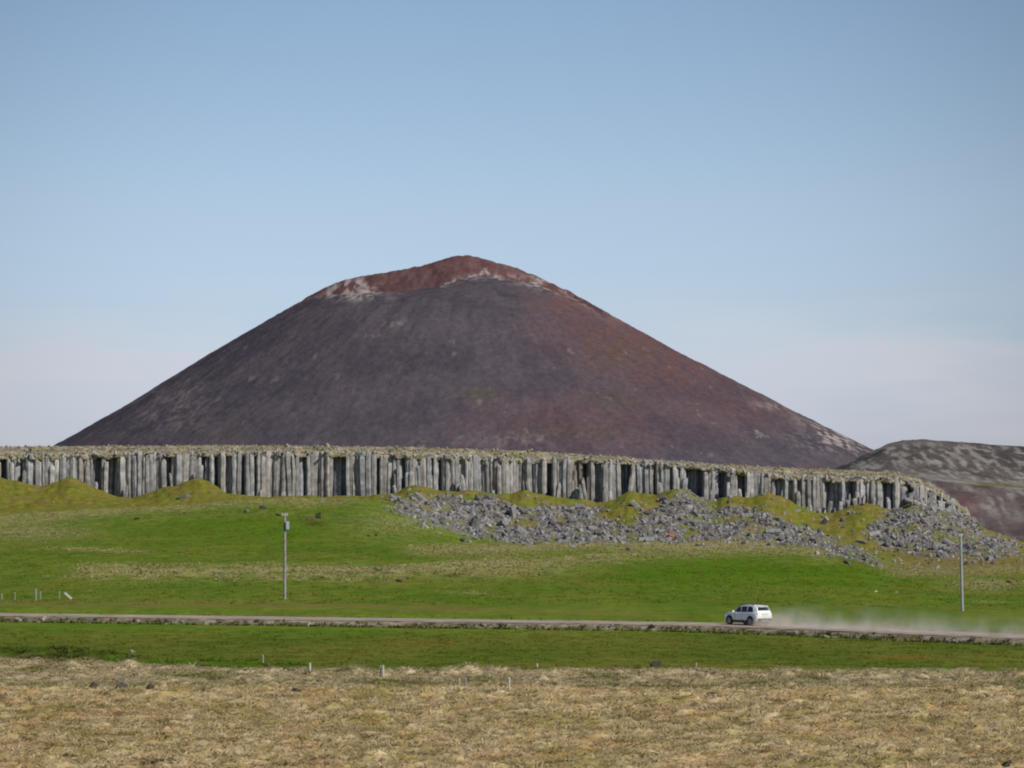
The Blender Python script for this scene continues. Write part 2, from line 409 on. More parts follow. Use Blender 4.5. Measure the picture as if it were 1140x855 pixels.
hay *= (1 + .22 * hum / .5 * .5)[..., None]
col = lerp(col, hay, fg[..., None])
gv = np.stack([XX, YY, Z], -1).reshape(-1, 3)
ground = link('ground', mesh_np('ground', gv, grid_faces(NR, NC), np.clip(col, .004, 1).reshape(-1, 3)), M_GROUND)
tag(ground, kind='structure')

def col_at(X, Y):
    c = np.clip(np.interp(X / Y, uu, np.arange(NC)), 0, NC - 1.001).round().astype(int)
    r = np.clip(np.interp(Y, rowsY, np.arange(NR)), 0, NR - 1.001).round().astype(int)
    return col[r, c], fg[r, c], dm[r, c]

# the wide plain the hills stand on
s = 9000
pl = link('plain', mesh_np('plain', [(-s, -3000, -26), (s, -3000, -26), (s, 12000, -26), (-s, 12000, -26)], [[0, 1, 2, 3]], np.full((4, 3), .09)), M_HILL)
tag(pl, kind='structure')

# ------------------------------------------------------------------ grass tufts
def tufts(name, X, Y, colr, h, spread, nb, width, lean=(.25, -.1), low=.62):
    n = len(X); zb = z_at(X, Y) - .02
    T = n * nb
    bx = np.repeat(X, nb); by = np.repeat(Y, nb); bz = np.repeat(zb, nb); hh = np.repeat(h, nb) * rng.uniform(.6, 1.15, T)
    sp = np.repeat(spread, nb)
    a = rng.uniform(0, 2 * np.pi, T); rr = sp * np.sqrt(rng.uniform(.02, 1, T))
    ox, oy = np.cos(a) * rr * .55, np.sin(a) * rr * .55
    tx = np.cos(a) * rr * 1.5 + lean[0] * hh; ty = np.sin(a) * rr * 1.5 + lean[1] * hh
    wv = width * rng.uniform(.6, 1.3, T)
    pa = a + np.pi / 2 + rng.normal(0, .8, T)
    wx, wy = np.cos(pa) * wv, np.sin(pa) * wv
    v = np.empty((T, 5, 3))
    v[:, 0] = np.stack([bx + ox - wx, by + oy - wy, bz], 1)
    v[:, 1] = np.stack([bx + ox + wx, by + oy + wy, bz], 1)
    v[:, 2] = np.stack([bx + ox + tx * .45 + wx * .8, by + oy + ty * .45 + wy * .8, bz + hh * .72], 1)
    v[:, 3] = np.stack([bx + ox + tx * .45 - wx * .8, by + oy + ty * .45 - wy * .8, bz + hh * .72], 1)
    v[:, 4] = np.stack([bx + ox + tx, by + oy + ty, bz + hh * rng.uniform(.75, 1.05, T)], 1)
    i = np.arange(T)[:, None] * 5
    f = np.concatenate([i + np.array([[0, 1, 2]]), i + np.array([[0, 2, 3]]), i + np.array([[3, 2, 4]])], 0)
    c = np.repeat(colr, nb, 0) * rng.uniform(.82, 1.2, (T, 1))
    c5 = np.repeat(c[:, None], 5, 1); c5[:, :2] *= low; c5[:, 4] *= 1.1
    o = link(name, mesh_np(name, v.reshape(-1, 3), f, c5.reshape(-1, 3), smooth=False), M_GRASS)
    tag(o, kind='stuff'); return o

def scatter(n, y0, y1, umax=.163):
    # even per ground area inside the survey wedge
    w_ = lambda q: umax * q + 15
    Y = rng.uniform(y0, y1, 4 * n); Y = Y[rng.uniform(0, 1, 4 * n) < w_(Y) / w_(y1)][:n]
    return rng.uniform(-1, 1, len(Y)) * w_(Y), Y
X, Y = scatter(94000, 136, 262)
cl, fgm, _ = col_at(X, Y)
k = (fgm + .35 * fbm(X / 1.2, Y / 4, 3, 111) > .5)
X, Y, cl = X[k], Y[k], cl[k]
t1_ = fbm(X / .75, Y / 1.6, 3, 113); t2_ = fbm(X / 1.9, Y / 3.2, 3, 114)
cl = cl * 1.14
cl = lerp(cl, np.array([[.61, .51, .345]]), (sst(.0, .4, t1_) * .75)[:, None])
cl = lerp(cl, np.array([[.23, .175, .08]]), (sst(.08, .42, -t1_ * .6 - t2_ * .8) * .75)[:, None])
cl = cl * rng.uniform(.88, 1.12, (len(cl), 1))
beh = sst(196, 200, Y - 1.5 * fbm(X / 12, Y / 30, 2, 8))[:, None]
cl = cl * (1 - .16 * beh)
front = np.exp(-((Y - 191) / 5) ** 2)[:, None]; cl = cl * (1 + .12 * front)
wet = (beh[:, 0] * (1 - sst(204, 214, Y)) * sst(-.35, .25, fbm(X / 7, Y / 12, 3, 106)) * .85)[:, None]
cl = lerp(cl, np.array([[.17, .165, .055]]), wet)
big = fbm(X / 2.2, Y / 3, 3, 112)
pit = sst(.28, .5, fbm(X / 1.4, Y / 2.0, 3, 115))[:, None]; cl = lerp(cl, np.array([[.11, .085, .04]]), pit * .35)
h = np.clip(.16 + .17 * big + rng.normal(0, .03, len(X)), .08, .40)
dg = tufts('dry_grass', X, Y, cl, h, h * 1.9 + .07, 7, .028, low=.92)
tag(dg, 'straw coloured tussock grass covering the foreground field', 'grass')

X, Y = scatter(172000, 345, 860, .165)
cl, _, d = col_at(X, Y)
k = (d * (1 + 1.6 * fbm(X / 6, Y / 16, 3, 117)) > rng.uniform(.15, 1.1, len(X))) & ~((np.abs(Y - np.interp(X, ROADC[ro, 0], ROADC[ro, 1])) < 8))
X, Y, cl = X[k], Y[k], cl[k]
cl = lerp(cl * 1.1, np.array([[.46, .42, .22]]), rng.uniform(0, .6, (len(X), 1)))
h = np.clip(.22 + rng.normal(0, .09, len(X)), .08, .5)
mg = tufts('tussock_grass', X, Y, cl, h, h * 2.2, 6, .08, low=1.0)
tag(mg, 'pale tussocky grass on the banks between the green hayfield and the scree', 'grass')

X, Y = scatter(70000, 345, 800, .165)
cl, _, d = col_at(X, Y)
k = (np.abs(Y - np.interp(X, ROADC[ro, 0], ROADC[ro, 1])) > 9) & (fbm(X / 2.4, Y / 8, 3, 121) > -.1)
X, Y, cl = X[k], Y[k], cl[k]
X2, Y2 = scatter(34000, 226, 298, .165); c2, f2, _ = col_at(X2, Y2)
k = (f2 < .4) & (np.abs(Y2 - np.interp(X2, ROADC[ro, 0], ROADC[ro, 1])) > 9) & (fbm(X2 / 1.5, Y2 / 4, 3, 122) > .0)
X = np.concatenate([X, X2[k]]); Y = np.concatenate([Y, Y2[k]]); cl = np.concatenate([cl, c2[k]])
cl = cl * rng.uniform(.8, 1.45, (len(cl), 1)); cl[:, 0] *= rng.uniform(.9, 1.35, len(cl))
h = np.where(Y > 320, rng.uniform(.06, .22, len(X)), rng.uniform(.04, .12, len(X)))
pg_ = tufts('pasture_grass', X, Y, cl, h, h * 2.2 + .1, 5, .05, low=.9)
tag(pg_, 'short green pasture grass of the fields on both sides of the road', 'grass')
n_ = 5200
u_ = rng.uniform(-.19, .165, n_); X = u_ * 1.0
Y = np.interp(CX + F * u_, [-400, 0, 150, 300, 700, 1140, 1500], [250, 245, 236, 228, 228, 225, 225]) + rng.normal(3, 3.5, n_)
X = u_ * Y; pq = CX + F * u_
k = rng.uniform(0, 1, n_) < np.where(pq < 150, 1.0, np.where(pq < 330, .25, .0)) * sst(-.15, .25, fbm(X / 4, Y / 6, 3, 119))
X, Y = X[k], Y[k]
cl = lerp(np.array([[.055, .085, .010]]), np.array([[.20, .18, .06]]), rng.uniform(0, 1, (len(X), 1)) ** 1.6)
h = rng.uniform(.10, .30, len(X))
dm_ = tufts('damp_grass', X, Y, cl, h, h * 2.2, 8, .05, low=.7)
tag(dm_, 'dark green clumps along the seam between straw field and green strip', 'grass')

# ------------------------------------------------------------------ rocks
def rock_base(seed, elong=1.0, npts=13):
    r = random.Random(seed)
    bm = bmesh.new()
    if seed % 2:
        n = r.choice((5, 6, 6))
        for zz in (-.5, .5):
            for i in range(n):
                a = i / n * 2 * math.pi + r.uniform(-.15, .15); q = .46 * r.uniform(.85, 1.12)
                bm.verts.new((math.cos(a) * q, math.sin(a) * q, zz * elong + r.uniform(-.16, .16)))
    else:
        for _ in range(npts):
            v = Vector((r.gauss(0, 1), r.gauss(0, 1), r.gauss(0, 1))).normalized() * r.uniform(.42, .6)
            bm.verts.new((v.x * 1.1, v.y * .9, v.z * elong * .8))
    res = bmesh.ops.convex_hull(bm, input=bm.verts)
    bmesh.ops.delete(bm, geom=[g for g in set(res['geom_interior'] + res['geom_unused']) if isinstance(g, bmesh.types.BMVert)], context='VERTS')
    bmesh.ops.triangulate(bm, faces=bm.faces); bmesh.ops.recalc_face_normals(bm, faces=bm.faces)
    bm.verts.index_update()
    v = np.array([x.co[:] for x in bm.verts]); f = np.array([[x.index for x in g.verts] for g in bm.faces]); bm.free()
    return v, f
BASES = [rock_base(s_, 1.0 + .5 * (s_ % 3)) for s_ in range(12)]

def rot_mats(n, tilt=1.0):
    q = rng.normal(0, 1, (n, 4)); q[:, 1:3] *= tilt; q /= np.linalg.norm(q, axis=1)[:, None]
    w_, x, y, z = q.T
    return np.stack([np.stack([1 - 2 * (y * y + z * z), 2 * (x * y - z * w_), 2 * (x * z + y * w_)], 1),
                     np.stack([2 * (x * y + z * w_), 1 - 2 * (x * x + z * z), 2 * (y * z - x * w_)], 1),
                     np.stack([2 * (x * z - y * w_), 2 * (y * z + x * w_), 1 - 2 * (x * x + y * y)], 1)], 1)

def rock_mass(name, P, S, colr, mat):
    V = []; Fc = []; Cc = []; off = 0
    R_ = rot_mats(len(P)); b = rng.integers(0, len(BASES), len(P))
    sx = rng.uniform(.75, 1.25, (len(P), 3))
    for i in range(len(P)):
        bv, bf = BASES[b[i]]
        v = (bv * sx[i] * S[i]) @ R_[i].T + P[i]
        V.append(v); Fc.append(bf + off); off += len(v); Cc.append(np.repeat(colr[i:i + 1], len(v), 0))
    o = link(name, mesh_np(name, np.concatenate(V), np.concatenate(Fc), np.concatenate(Cc), smooth=False), mat)
    return o

# scree
smr = sm
def scree_points(n):
    out = []
    while len(out) < n:
        px = rng.uniform(428, 1140); py = rng.uniform(540, 634); qx, qy = px, py
        px += 14 * math.sin(py * .9 + px * .05) * .5 + rng.normal(0, 3); py += 2.5 * math.sin(px * .11) + rng.normal(0, 1.6) + (abs(rng.normal(0, 4)) if rng.uniform() < .12 else 0)
        a = inpoly(np.array([qx]), np.array([qy]), POLY_A)[0]; b_ = inpoly(np.array([qx]), np.array([qy]), POLY_B)[0]; c_ = inpoly(np.array([qx]), np.array([qy]), POLY_C)[0]
        stray = (not (a or b_ or c_)) and rng.uniform() < .10 and px > 445 and py > np.interp(px, FOOTX, FOOTY) + 3 and py < np.interp(px, [440, 520, 900, 960, 1010, 1140], [578, 606, 612, 630, 640, 636])
        if not (a or b_ or c_ or stray): continue
        x, y, z = spot(px, py)
        g = fbm(np.array(x / 7), np.array(y / 9), 3, 93)
        if g > .10 and rng.uniform() < .8: continue
        if b_ and rng.uniform() < .25: continue
        out.append((x, y, z, px, py))
    return np.array(out)
SP = scree_points(5600)
SZ = np.exp(rng.normal(-.68, .48, len(SP))); SZ = np.clip(SZ, .35, 2.1)
order = np.argsort(-SZ)
ROCK_ME = []
for k_, (bv, bf) in enumerate(BASES):
    me = mesh_np('boulder', bv, bf, None, smooth=False); me.materials.append(M_ROCK); ROCK_ME.append(me)
def place_rock(name, me, loc, size, label, cat, group=None, tilt=None, mat=None):
    if mat is not None:
        me = me.copy(); me.materials.clear(); me.materials.append(mat)
    o = bpy.data.objects.new(name, me); COL.objects.link(o)
    o.location = loc; o.scale = size
    o.rotation_euler = tilt if tilt else (random.uniform(0, 6), random.uniform(0, 6), random.uniform(0, 6))
    tag(o, label, cat, group); return o
NB = 280
for i in order[:NB]:
    x, y, z, px, py = SP[i]; s_ = SZ[i]
    if px < 735: lab, grp = 'grey angular boulder in the long scree below the middle of the cliff', 'boulders of the long middle scree'
    elif px < 975: lab, grp = 'grey angular boulder in the narrowing scree band right of the middle of the cliff', 'boulders of the narrowing scree band'
    else: lab, grp = 'grey angular boulder in the scree fan under the right end of the cliff', 'boulders of the right scree fan'
    place_rock('boulder', ROCK_ME[int(rng.integers(0, 12))], (x, y, z + .12 * s_), (s_ * rng.uniform(.8, 1.2), s_ * rng.uniform(.8, 1.2), s_ * rng.uniform(.8, 1.3)), lab, 'boulder', grp)
rest = order[NB:]
g = rng.uniform(.4, 1.45, (len(rest), 1)) * np.array([[.225, .214, .208]])
sm_o = rock_mass('scree', np.stack([SP[rest, 0], SP[rest, 1], SP[rest, 2] + .08], 1), SZ[rest], g, M_SCREE)
tag(sm_o, 'mass of smaller grey broken basalt filling the scree', 'scree', kind='stuff')

# ------------------------------------------------------------------ basalt cliff
RIMX = [-400, 0, 250, 450, 550, 600, 700, 800, 850, 900, 960, 1000, 1025, 1045, 1062, 1080]
RIMY = [498, 497.5, 496, 498, 501, 503, 510, 517, 520, 522, 524, 527, 534, 544, 555, 572]
TOPX = [-400, 0, 60, 150, 250, 400, 500, 600, 640, 700, 770, 800, 860, 900, 1000, 1020, 1040, 1055, 1066, 1080]
TOPY = [509, 508, 508, 505.5, 504, 505, 509, 513, 511, 514, 518, 522, 530, 532, 534, 538, 546, 554, 562, 574]
RECESS = [(-160, -150), (-120, -112), (-80, -72), (-40, -33), (-22, -16), (0, 8), (21, 27), (34, 41), (89, 95), (104, 118), (122, 131), (182, 192), (225, 231), (238, 248), (252, 257), (268, 274), (283, 288), (330, 340), (352, 359), (369, 379), (381, 387), (405, 408), (419, 423), (447, 451), (484, 491), (553, 556), (592, 597), (607, 615), (650, 657), (662, 668), (693, 701), (726, 733), (746, 750), (766, 786), (799, 811), (820, 831), (862, 872), (876, 881), (887, 895), (896, 902), (917, 922), (926, 933), (942, 952), (962, 966), (979, 986), (988, 995), (1007, 1015)]
def depth(px):
    px = np.asarray(px, float)
    d = 951 + 2.2 * fbm(px / 70, px * 0, 3, 131) + 2.6 * fbm(px / 26, px * 0, 2, 132)
    d = d + np.where(px > 1010, ((np.clip(px, 1010, 2000) - 1010) / 55) ** 1.6 * 34, 0)
    return d
cliff = link('cliff', mesh_np('cliff', [(0, 0, 0)] * 3, [[0, 1, 2]], np.full((3, 3), .1)), M_COLUMN)
COLUMNS = []      # (verts, faces, colour, score)
def column(px, Yc, r, zt, zb, tone, lean=0.0):
    n = random.choice((5, 6, 6, 6, 7)); seg = max(4, int((zt - zb) / .95))
    X0 = (px - CX) / F * Yc
    ph = -math.pi / 2 + math.pi / n + random.gauss(0, .22)
    rads = [random.uniform(.86, 1.1) for _ in range(n)]
    vs = []; jx_ = 0; jy_ = 0
    for k in range(seg + 1):
        t = k / seg; z = zb + (zt - zb) * t
        for i in range(n):
            a = ph + i / n * 6.2832
            q = r * rads[i] * (1 + .03 * math.sin(k * 2.1 + i))
            if k == seg: q *= random.uniform(.6, .95)
            zz = z + (random.uniform(-.35, .2) if k == seg else random.uniform(-.1, .1))
            vs.append((X0 + jx_ + math.cos(a) * q + lean * (z - zb), Yc + jy_ + math.sin(a) * q, zz))
        jx_ += random.uniform(-.07, .07); jy_ += random.uniform(-.08, .08)
    vs.append((X0 + lean * (zt - zb), Yc, zt + random.uniform(-.1, .3)))
    fs = []
    for k in range(seg):
        for i in range(n):
            a_ = k * n + i; b_ = k * n + (i + 1) % n
            fs += [(a_, b_, b_ + n), (a_, b_ + n, a_ + n)]
    top = len(vs) - 1
    for i in range(n): fs.append((seg * n + i, seg * n + (i + 1) % n, top))
    vs = np.array(vs); c = np.repeat(np.array(tone)[None], len(vs), 0)
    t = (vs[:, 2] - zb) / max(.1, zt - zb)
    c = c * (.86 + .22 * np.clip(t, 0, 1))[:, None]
    c = c * (1 + .09 * rng.normal(0, 1, (len(vs), 1)).clip(-1.5, 1.5))
    c = c * np.repeat(1 + .16 * rng.normal(0, 1, len(vs) // n + 1).clip(-1.6, 1.6), n)[:len(vs), None]
    return vs, np.array(fs), c
px = -265.0
while px < 1076:
    wpx = random.choice((3.0, 3.4, 3.8, 4.2, 4.6, 5.2, 6.0)) * (.85 if px > 1000 else 1)
    c = px + wpx / 2
    inrec = any(a + .2 < c < b - .2 for a, b in RECESS)
    D = float(depth(c)); r = wpx / F * D * .64
    zt = (HY - np.interp(c, TOPX, TOPY)) * D / F; zf = (HY - np.interp(c, FOOTX, FOOTY)) * 945 / F - 1.6
    warm = random.uniform(-.012, .02)
    base = .305 + .06 * float(fbm(np.array(c / 17.0), np.array(3.0), 2, 133)) + random.uniform(-.05, .05)
    tone = (base + warm, base * .985, base * .965 - warm)
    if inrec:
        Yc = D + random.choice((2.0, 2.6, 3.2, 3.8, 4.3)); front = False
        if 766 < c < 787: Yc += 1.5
        tone = tuple(t * k_ for t, k_ in zip(tone, (.92, .97, 1.10)))  # recess columns tinted bluish, the hue of shade put into the stone
    else:
        Yc = D + random.uniform(-.25, .35) + (random.uniform(.3, .8) if random.random() < .12 else 0); front = True
    # worn stretches: broken columns
    worn = c > 1022 or (438 < c < 482) or (634 < c < 662) or (752 < c < 768) or (850 < c < 862)
    z1 = zt + random.uniform(-.7, .7)
    if worn and front and random.random() < .55:
        z1 = zf + (zt - zf) * random.uniform(.45, .8); Yc -= random.uniform(0, .8)
    elif front and random.random() < .16:
        z1 -= random.uniform(.5, 2.2)
    if 634 < c < 660: tone = (tone[0] * .85, tone[1] * .72, tone[2] * .62)
    if zt - zf > 1.5:
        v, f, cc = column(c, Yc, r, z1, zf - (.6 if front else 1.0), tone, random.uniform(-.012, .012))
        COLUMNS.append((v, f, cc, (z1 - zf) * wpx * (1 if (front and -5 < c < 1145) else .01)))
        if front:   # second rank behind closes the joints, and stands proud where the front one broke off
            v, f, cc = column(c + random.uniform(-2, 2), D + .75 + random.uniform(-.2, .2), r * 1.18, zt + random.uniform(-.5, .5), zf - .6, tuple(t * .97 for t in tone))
            COLUMNS.append((v, f, cc, 0))
    px += wpx * .96
    if c > 1034 and random.random() < .45: px += random.uniform(2, 6)
# broken stumps standing and leaning at the foot of the wall
for _ in range(60):
    c = random.uniform(-60, 1070) if random.random() < .3 else random.uniform(432, 1070)
    D = float(depth(c)) - random.uniform(.7, 3.2); zf = (HY - np.interp(c, FOOTX, FOOTY)) * 945 / F - 1.3
    zt = (HY - np.interp(c, TOPX, TOPY)) * D / F
    hgt_ = random.uniform(.12, .5) * (zt - zf)
    if hgt_ < 1.2: continue
    b_ = random.uniform(.22, .34)
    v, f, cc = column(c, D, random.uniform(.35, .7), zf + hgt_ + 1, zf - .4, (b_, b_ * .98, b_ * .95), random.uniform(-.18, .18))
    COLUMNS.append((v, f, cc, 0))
# the rock body behind the columns
wp = np.arange(-2200, 1080, 3.0); wD = depth(wp) + 7.2
wx = (wp - CX) / F * wD
wt = (HY - np.interp(wp, TOPX, TOPY)) * wD / F + .3; wb = (HY - np.interp(wp, FOOTX, FOOTY)) * 945 / F - 3
rows = []
for t in np.linspace(0, 1, 7):
    rows.append(np.stack([wx, wD + .5 * fbm(wp / 4, np.full_like(wp, t * 9), 3, 141), wb + (wt - wb) * t], 1))
bv = np.concatenate(rows)
cliff.data = mesh_np('cliff', bv, grid_faces(7, len(wp)), np.full((len(bv), 3), .22)); cliff.data.materials.append(M_COLUMN)
tag(cliff, 'long grey cliff of upright basalt columns between the scree and the red volcano', None, kind='structure')
COLUMNS.sort(key=lambda q: -q[3])
for v, f, cc, _ in COLUMNS[:100]:
    o0 = v.mean(0); o0[2] = v[:, 2].min()
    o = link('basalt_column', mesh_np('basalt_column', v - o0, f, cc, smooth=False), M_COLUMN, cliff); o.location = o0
V = []; Fc = []; Cc = []; off = 0
for v, f, cc, _ in COLUMNS[100:]:
    V.append(v); Fc.append(f + off); Cc.append(cc); off += len(v)
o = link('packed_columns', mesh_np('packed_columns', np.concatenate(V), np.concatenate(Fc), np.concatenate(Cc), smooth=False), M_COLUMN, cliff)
tag(o, kind='stuff')

n = 260
rp = rng.uniform(1012, 1086, n); rD = depth(rp) - rng.uniform(.5, 9, n)
lo = (HY - np.interp(rp, FOOTX, FOOTY)) * 945 / F; hi_ = (HY - np.interp(rp, TOPX, TOPY)) * rD / F
rz = lerp(lo, hi_, rng.uniform(0, 1, n) ** 2 * np.clip((depth(rp) - rD < 2.5) * .9, 0, 1)) - .2
o = rock_mass('end_rubble', np.stack([(rp - CX) / F * rD, rD, rz], 1), rng.uniform(.5, 1.5, n), rng.uniform(.6, 1.4, (n, 1)) * np.array([[.25, .24, .225]]), M_SCREE)
tag(o, 'broken grey blocks heaped against the right end of the basalt cliff', 'rubble', kind='stuff')

# plateau: ragged turf edge, then the flat top running back to the mountain
pp = np.concatenate([np.arange(-2300, -420, 12.0), np.arange(-420, 1081, 1.5)]); pD = depth(pp)
ptop = (HY - np.interp(pp, TOPX, TOPY)) * pD / F; prim = (HY - np.interp(pp, RIMX, RIMY)) * (pD + 9) / F
endn = sst(1008, 1040, pp) * 1.6 * fbm(pp / 9, pp * 0, 4, 154)
ptop = ptop + endn * .6; prim = np.maximum(prim + endn, ptop + .05)
uP = (pp - CX) / F
prow = []; pcol = []
ts = [(-.15, -.12), (-.45, 0.0)] + [(t * 9, t) for t in np.linspace(.06, 1, 16)]
for dy, t in ts:
    y_ = pD + dy
    nz = fbm(uP * y_ / 1.6, np.full_like(pp, dy / 1.3), 4, 151)
    z_ = ptop + (prim - ptop) * sst(0, 1, t) ** .8 - (t < -.01) * (.9 + .8 * fbm(pp / 9, pp * 0, 3, 155)) + nz * .55 * (.4 + t * (1 - .5 * t)) - (.3 if t == 0 else 0)
    prow.append(np.stack([uP * y_, y_, z_], 1))
    mixn = fbm(uP * y_ / 5, np.full_like(pp, dy / 2), 4, 152)
    cc = lerp(np.array([[.20, .185, .14]]), np.array([[.34, .29, .185]]), sst(-.25, .3, mixn)[:, None])
    cc = lerp(cc, np.array([[.13, .13, .035]]), (sst(.12, .4, fbm(uP * y_ / 7, np.full_like(pp, dy / 3 + 40), 3, 153)) * .8)[:, None])
    gsp = np.exp(-((pp - 574) / 7) ** 2) * (t < .5)
    cc = lerp(cc, np.array([[.13, .16, .02]]), gsp[:, None]); pcol.append(cc)
for ybk, dz in ((975, -.5), (1010, -1.0), (1100, -2.0), (1300, -5), (1700, -10), (2600, -22)):
    y_ = np.maximum(ybk, pD + 10 + (ybk - 960) * .4)
    prow.append(np.stack([uP * y_, y_, prim + dz], 1)); pcol.append(np.tile([[.22, .19, .10]], (len(pp), 1)))
pl = link('plateau', mesh_np('plateau', np.concatenate(prow), grid_faces(len(prow), len(pp)), np.concatenate(pcol)), M_PLATEAU)
tag(pl, kind='structure')
# blocks loosened along the tops of the columns
n = 620
rp = rng.uniform(-200, 1040, n); rD = depth(rp) + rng.uniform(-.75, .8, n)
rz = (HY - np.interp(rp, TOPX, TOPY)) * depth(rp) / F + rng.normal(-.15, .35, n)
o = rock_mass('loose_blocks', np.stack([(rp - CX) / F * rD, rD, rz], 1), np.clip(np.exp(rng.normal(-.6, .35, n)), .25, 1.0), rng.uniform(.55, 1.4, (n, 1)) * np.array([[.26, .25, .225]]), M_SCREE)
tag(o, 'loosened grey blocks along the tops of the basalt columns', 'rubble', kind='stuff')
# rubble and tufts on the rim
n = 2600
rp = rng.uniform(-200, 1062, n); tq = rng.uniform(0, 1, n) ** 1.1; rD = depth(rp) + tq * 9
rz = lerp((HY - np.interp(rp, TOPX, TOPY)) * depth(rp) / F, (HY - np.interp(rp, RIMX, RIMY)) * (depth(rp) + 9) / F, sst(0, 1, tq) ** .8)
pale = rng.uniform(0, 1, (n, 1))
cR = lerp(np.array([[.19, .175, .145]]), np.array([[.38, .335, .255]]), pale ** 1.6)
cR = np.where(rng.uniform(0, 1, (n, 1)) < .3, np.array([[.22, .19, .095]]), cR)
o = rock_mass('rim_rubble', np.stack([(rp - CX) / F * rD, rD, rz + .05], 1), np.clip(np.exp(rng.normal(-1.0, .4, n)), .15, .9), cR, M_SCREE)
tag(o, 'grey and tan rubble along the top edge of the basalt cliff', 'rubble', kind='stuff')

# ------------------------------------------------------------------ the volcano
YF, YBk = 2740.0, 2835.0
SKX = np.array([-60, 20, 70, 110, 150, 200, 250, 300, 350, 380, 405, 430, 455, 480, 498, 515, 523, 540, 560, 580, 600, 630, 660, 700, 760, 800, 850, 900, 940, 970, 1010, 1100, 1200], float)
SKY = np.array([575, 522, 493, 470, 447, 416, 386, 355, 326, 312.5, 307, 303, 299, 293.5, 287, 284.5, 285, 288.5, 294, 300.5, 308.5, 323, 339, 362, 395, 415, 440, 466, 486, 501, 521, 566, 610], float)
FRX = np.array([-60, 20, 70, 110, 150, 200, 250, 300, 350, 380, 405, 430, 455, 480, 498, 515, 530, 545, 560, 580, 600, 630, 660, 700, 760, 800, 850, 900, 940, 970, 1010, 1100, 1200], float)
FRY = np.array([576, 523, 494, 471, 448, 417, 387, 357, 333, 331, 330, 328, 325, 321, 317, 311, 308.5, 309, 311, 314, 318, 329, 342, 363, 396, 416, 441, 467, 487, 502, 522, 567, 611], float)
xa = np.arange(-440, 520, 1.5); ya = np.arange(2390, 2960, 1.7)
CXX, CYY = np.meshgrid(xa, ya)
ax = (525 - CX) / F * YF
def coneH(tx, ty, Yc, ax_):
    sx_ = (tx - CX) / F * Yc - ax_; sz = (HY - ty) * Yc / F
    dx = CXX - ax_; dy = CYY - Yc
    r = np.sqrt(dx * dx + dy * dy)
    c_ = dx / np.maximum(r, 1e-3)
    wl = .5 - .5 * np.sin(np.clip(c_, -1, 1) * np.pi / 2)
    HL = np.interp(-r, sx_[sx_ <= 0], sz[sx_ <= 0]); HR = np.interp(r, sx_[sx_ >= 0], sz[sx_ >= 0])
    return HL * wl + HR * (1 - wl)
HF = coneH(FRX, FRY, YF, ax)
# back crest: a ridge with the skyline profile, falling steeply into the crater
sxB = (SKX - CX) / F * YBk; szB = (HY - SKY) * YBk / F
sil = np.interp(CXX, sxB, szB)
HB0 = coneH(SKX, SKY, YBk, (518 - CX) / F * YBk)
HB = np.where(CYY < YBk, sil - (YBk - CYY) * .62, np.minimum(HB0, sil))
crown = HB > HF
kk = 5.0
H = np.logaddexp(HF / kk, HB / kk) * kk
H = np.minimum(H, np.maximum(HF, HB) + 1.2)
ang = np.arctan2(CYY - YF, CXX - ax); rr = np.hypot(CXX - ax, CYY - YF)
gul = fbm(ang * 9, rr / 160, 4, 161)
H += gul * 1.5 * sst(40, 130, rr) + 1.1 * fbm(CXX / 22, CYY / 22, 5, 162) + .9 * fbm(CXX / 6, CYY / 7, 4, 163) * (.5 + .9 * crown) + 1.1 * .5 * np.abs(fbm(ang * 40, rr / 90, 3, 164)) * sst(30, 90, rr)
cpx = CX + F * CXX / CYY; cpy = HY - F * H / CYY
nA = fbm(CXX / 45, CYY / 45, 5, 171); nB = fbm(CXX / 10, CYY / 20, 5, 172); nS = fbm(ang * 16, rr / 60, 4, 173)
C3 = lambda *a: np.array(a)[None, None, :]
cc = lerp(C3(.068, .059, .073), C3(.089, .074, .085), sst(-.35, .35, nA + .5 * nS)[..., None])  # distance haze mixed into the cone's purple base colour
blob = lambda x, y, a, b: np.exp(-((cpx - x) / a) ** 2 - ((cpy - y) / b) ** 2)
redR = blob(690, 370, 75, 34) + blob(640, 335, 40, 15) + .8 * blob(760, 410, 70, 28) + .6 * blob(650, 470, 110, 30) + .5 * blob(830, 455, 70, 22)
cc = lerp(cc, C3(.138, .067, .064), np.clip(redR * (.85 + nB), 0, 1)[..., None] * .72)
cc = lerp(cc, C3(.10, .070, .052), np.clip(blob(690, 392, 50, 22) * .45 * (1 + nB), 0, 1)[..., None])
cc = lerp(cc, C3(.080, .074, .052), np.clip((blob(535, 438, 22, 9) + .6 * blob(690, 445, 40, 10) + .5 * blob(235, 480, 30, 6) + .6 * blob(640, 480, 60, 8)) * (1 + nB), 0, 1)[..., None] * .6)
red = crown * (cpy < 345)
cc = lerp(cc, lerp(C3(.102, .052, .051), C3(.136, .075, .070), sst(-.3, .3, nB)[..., None]), (red * .92)[..., None])
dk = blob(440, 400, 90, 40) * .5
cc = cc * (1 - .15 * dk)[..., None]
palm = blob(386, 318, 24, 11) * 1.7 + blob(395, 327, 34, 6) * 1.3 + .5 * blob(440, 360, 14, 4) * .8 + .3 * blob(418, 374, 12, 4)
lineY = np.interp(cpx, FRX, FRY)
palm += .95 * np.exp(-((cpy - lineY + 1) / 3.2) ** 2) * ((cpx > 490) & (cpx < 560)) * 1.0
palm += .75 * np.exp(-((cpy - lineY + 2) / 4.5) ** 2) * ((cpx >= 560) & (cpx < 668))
palm += 1.1 * blob(540, 303, 8, 5) + .7 * blob(610, 318, 20, 6) + .9 * blob(655, 336, 8, 3) + .6 * blob(600, 311, 14, 5)
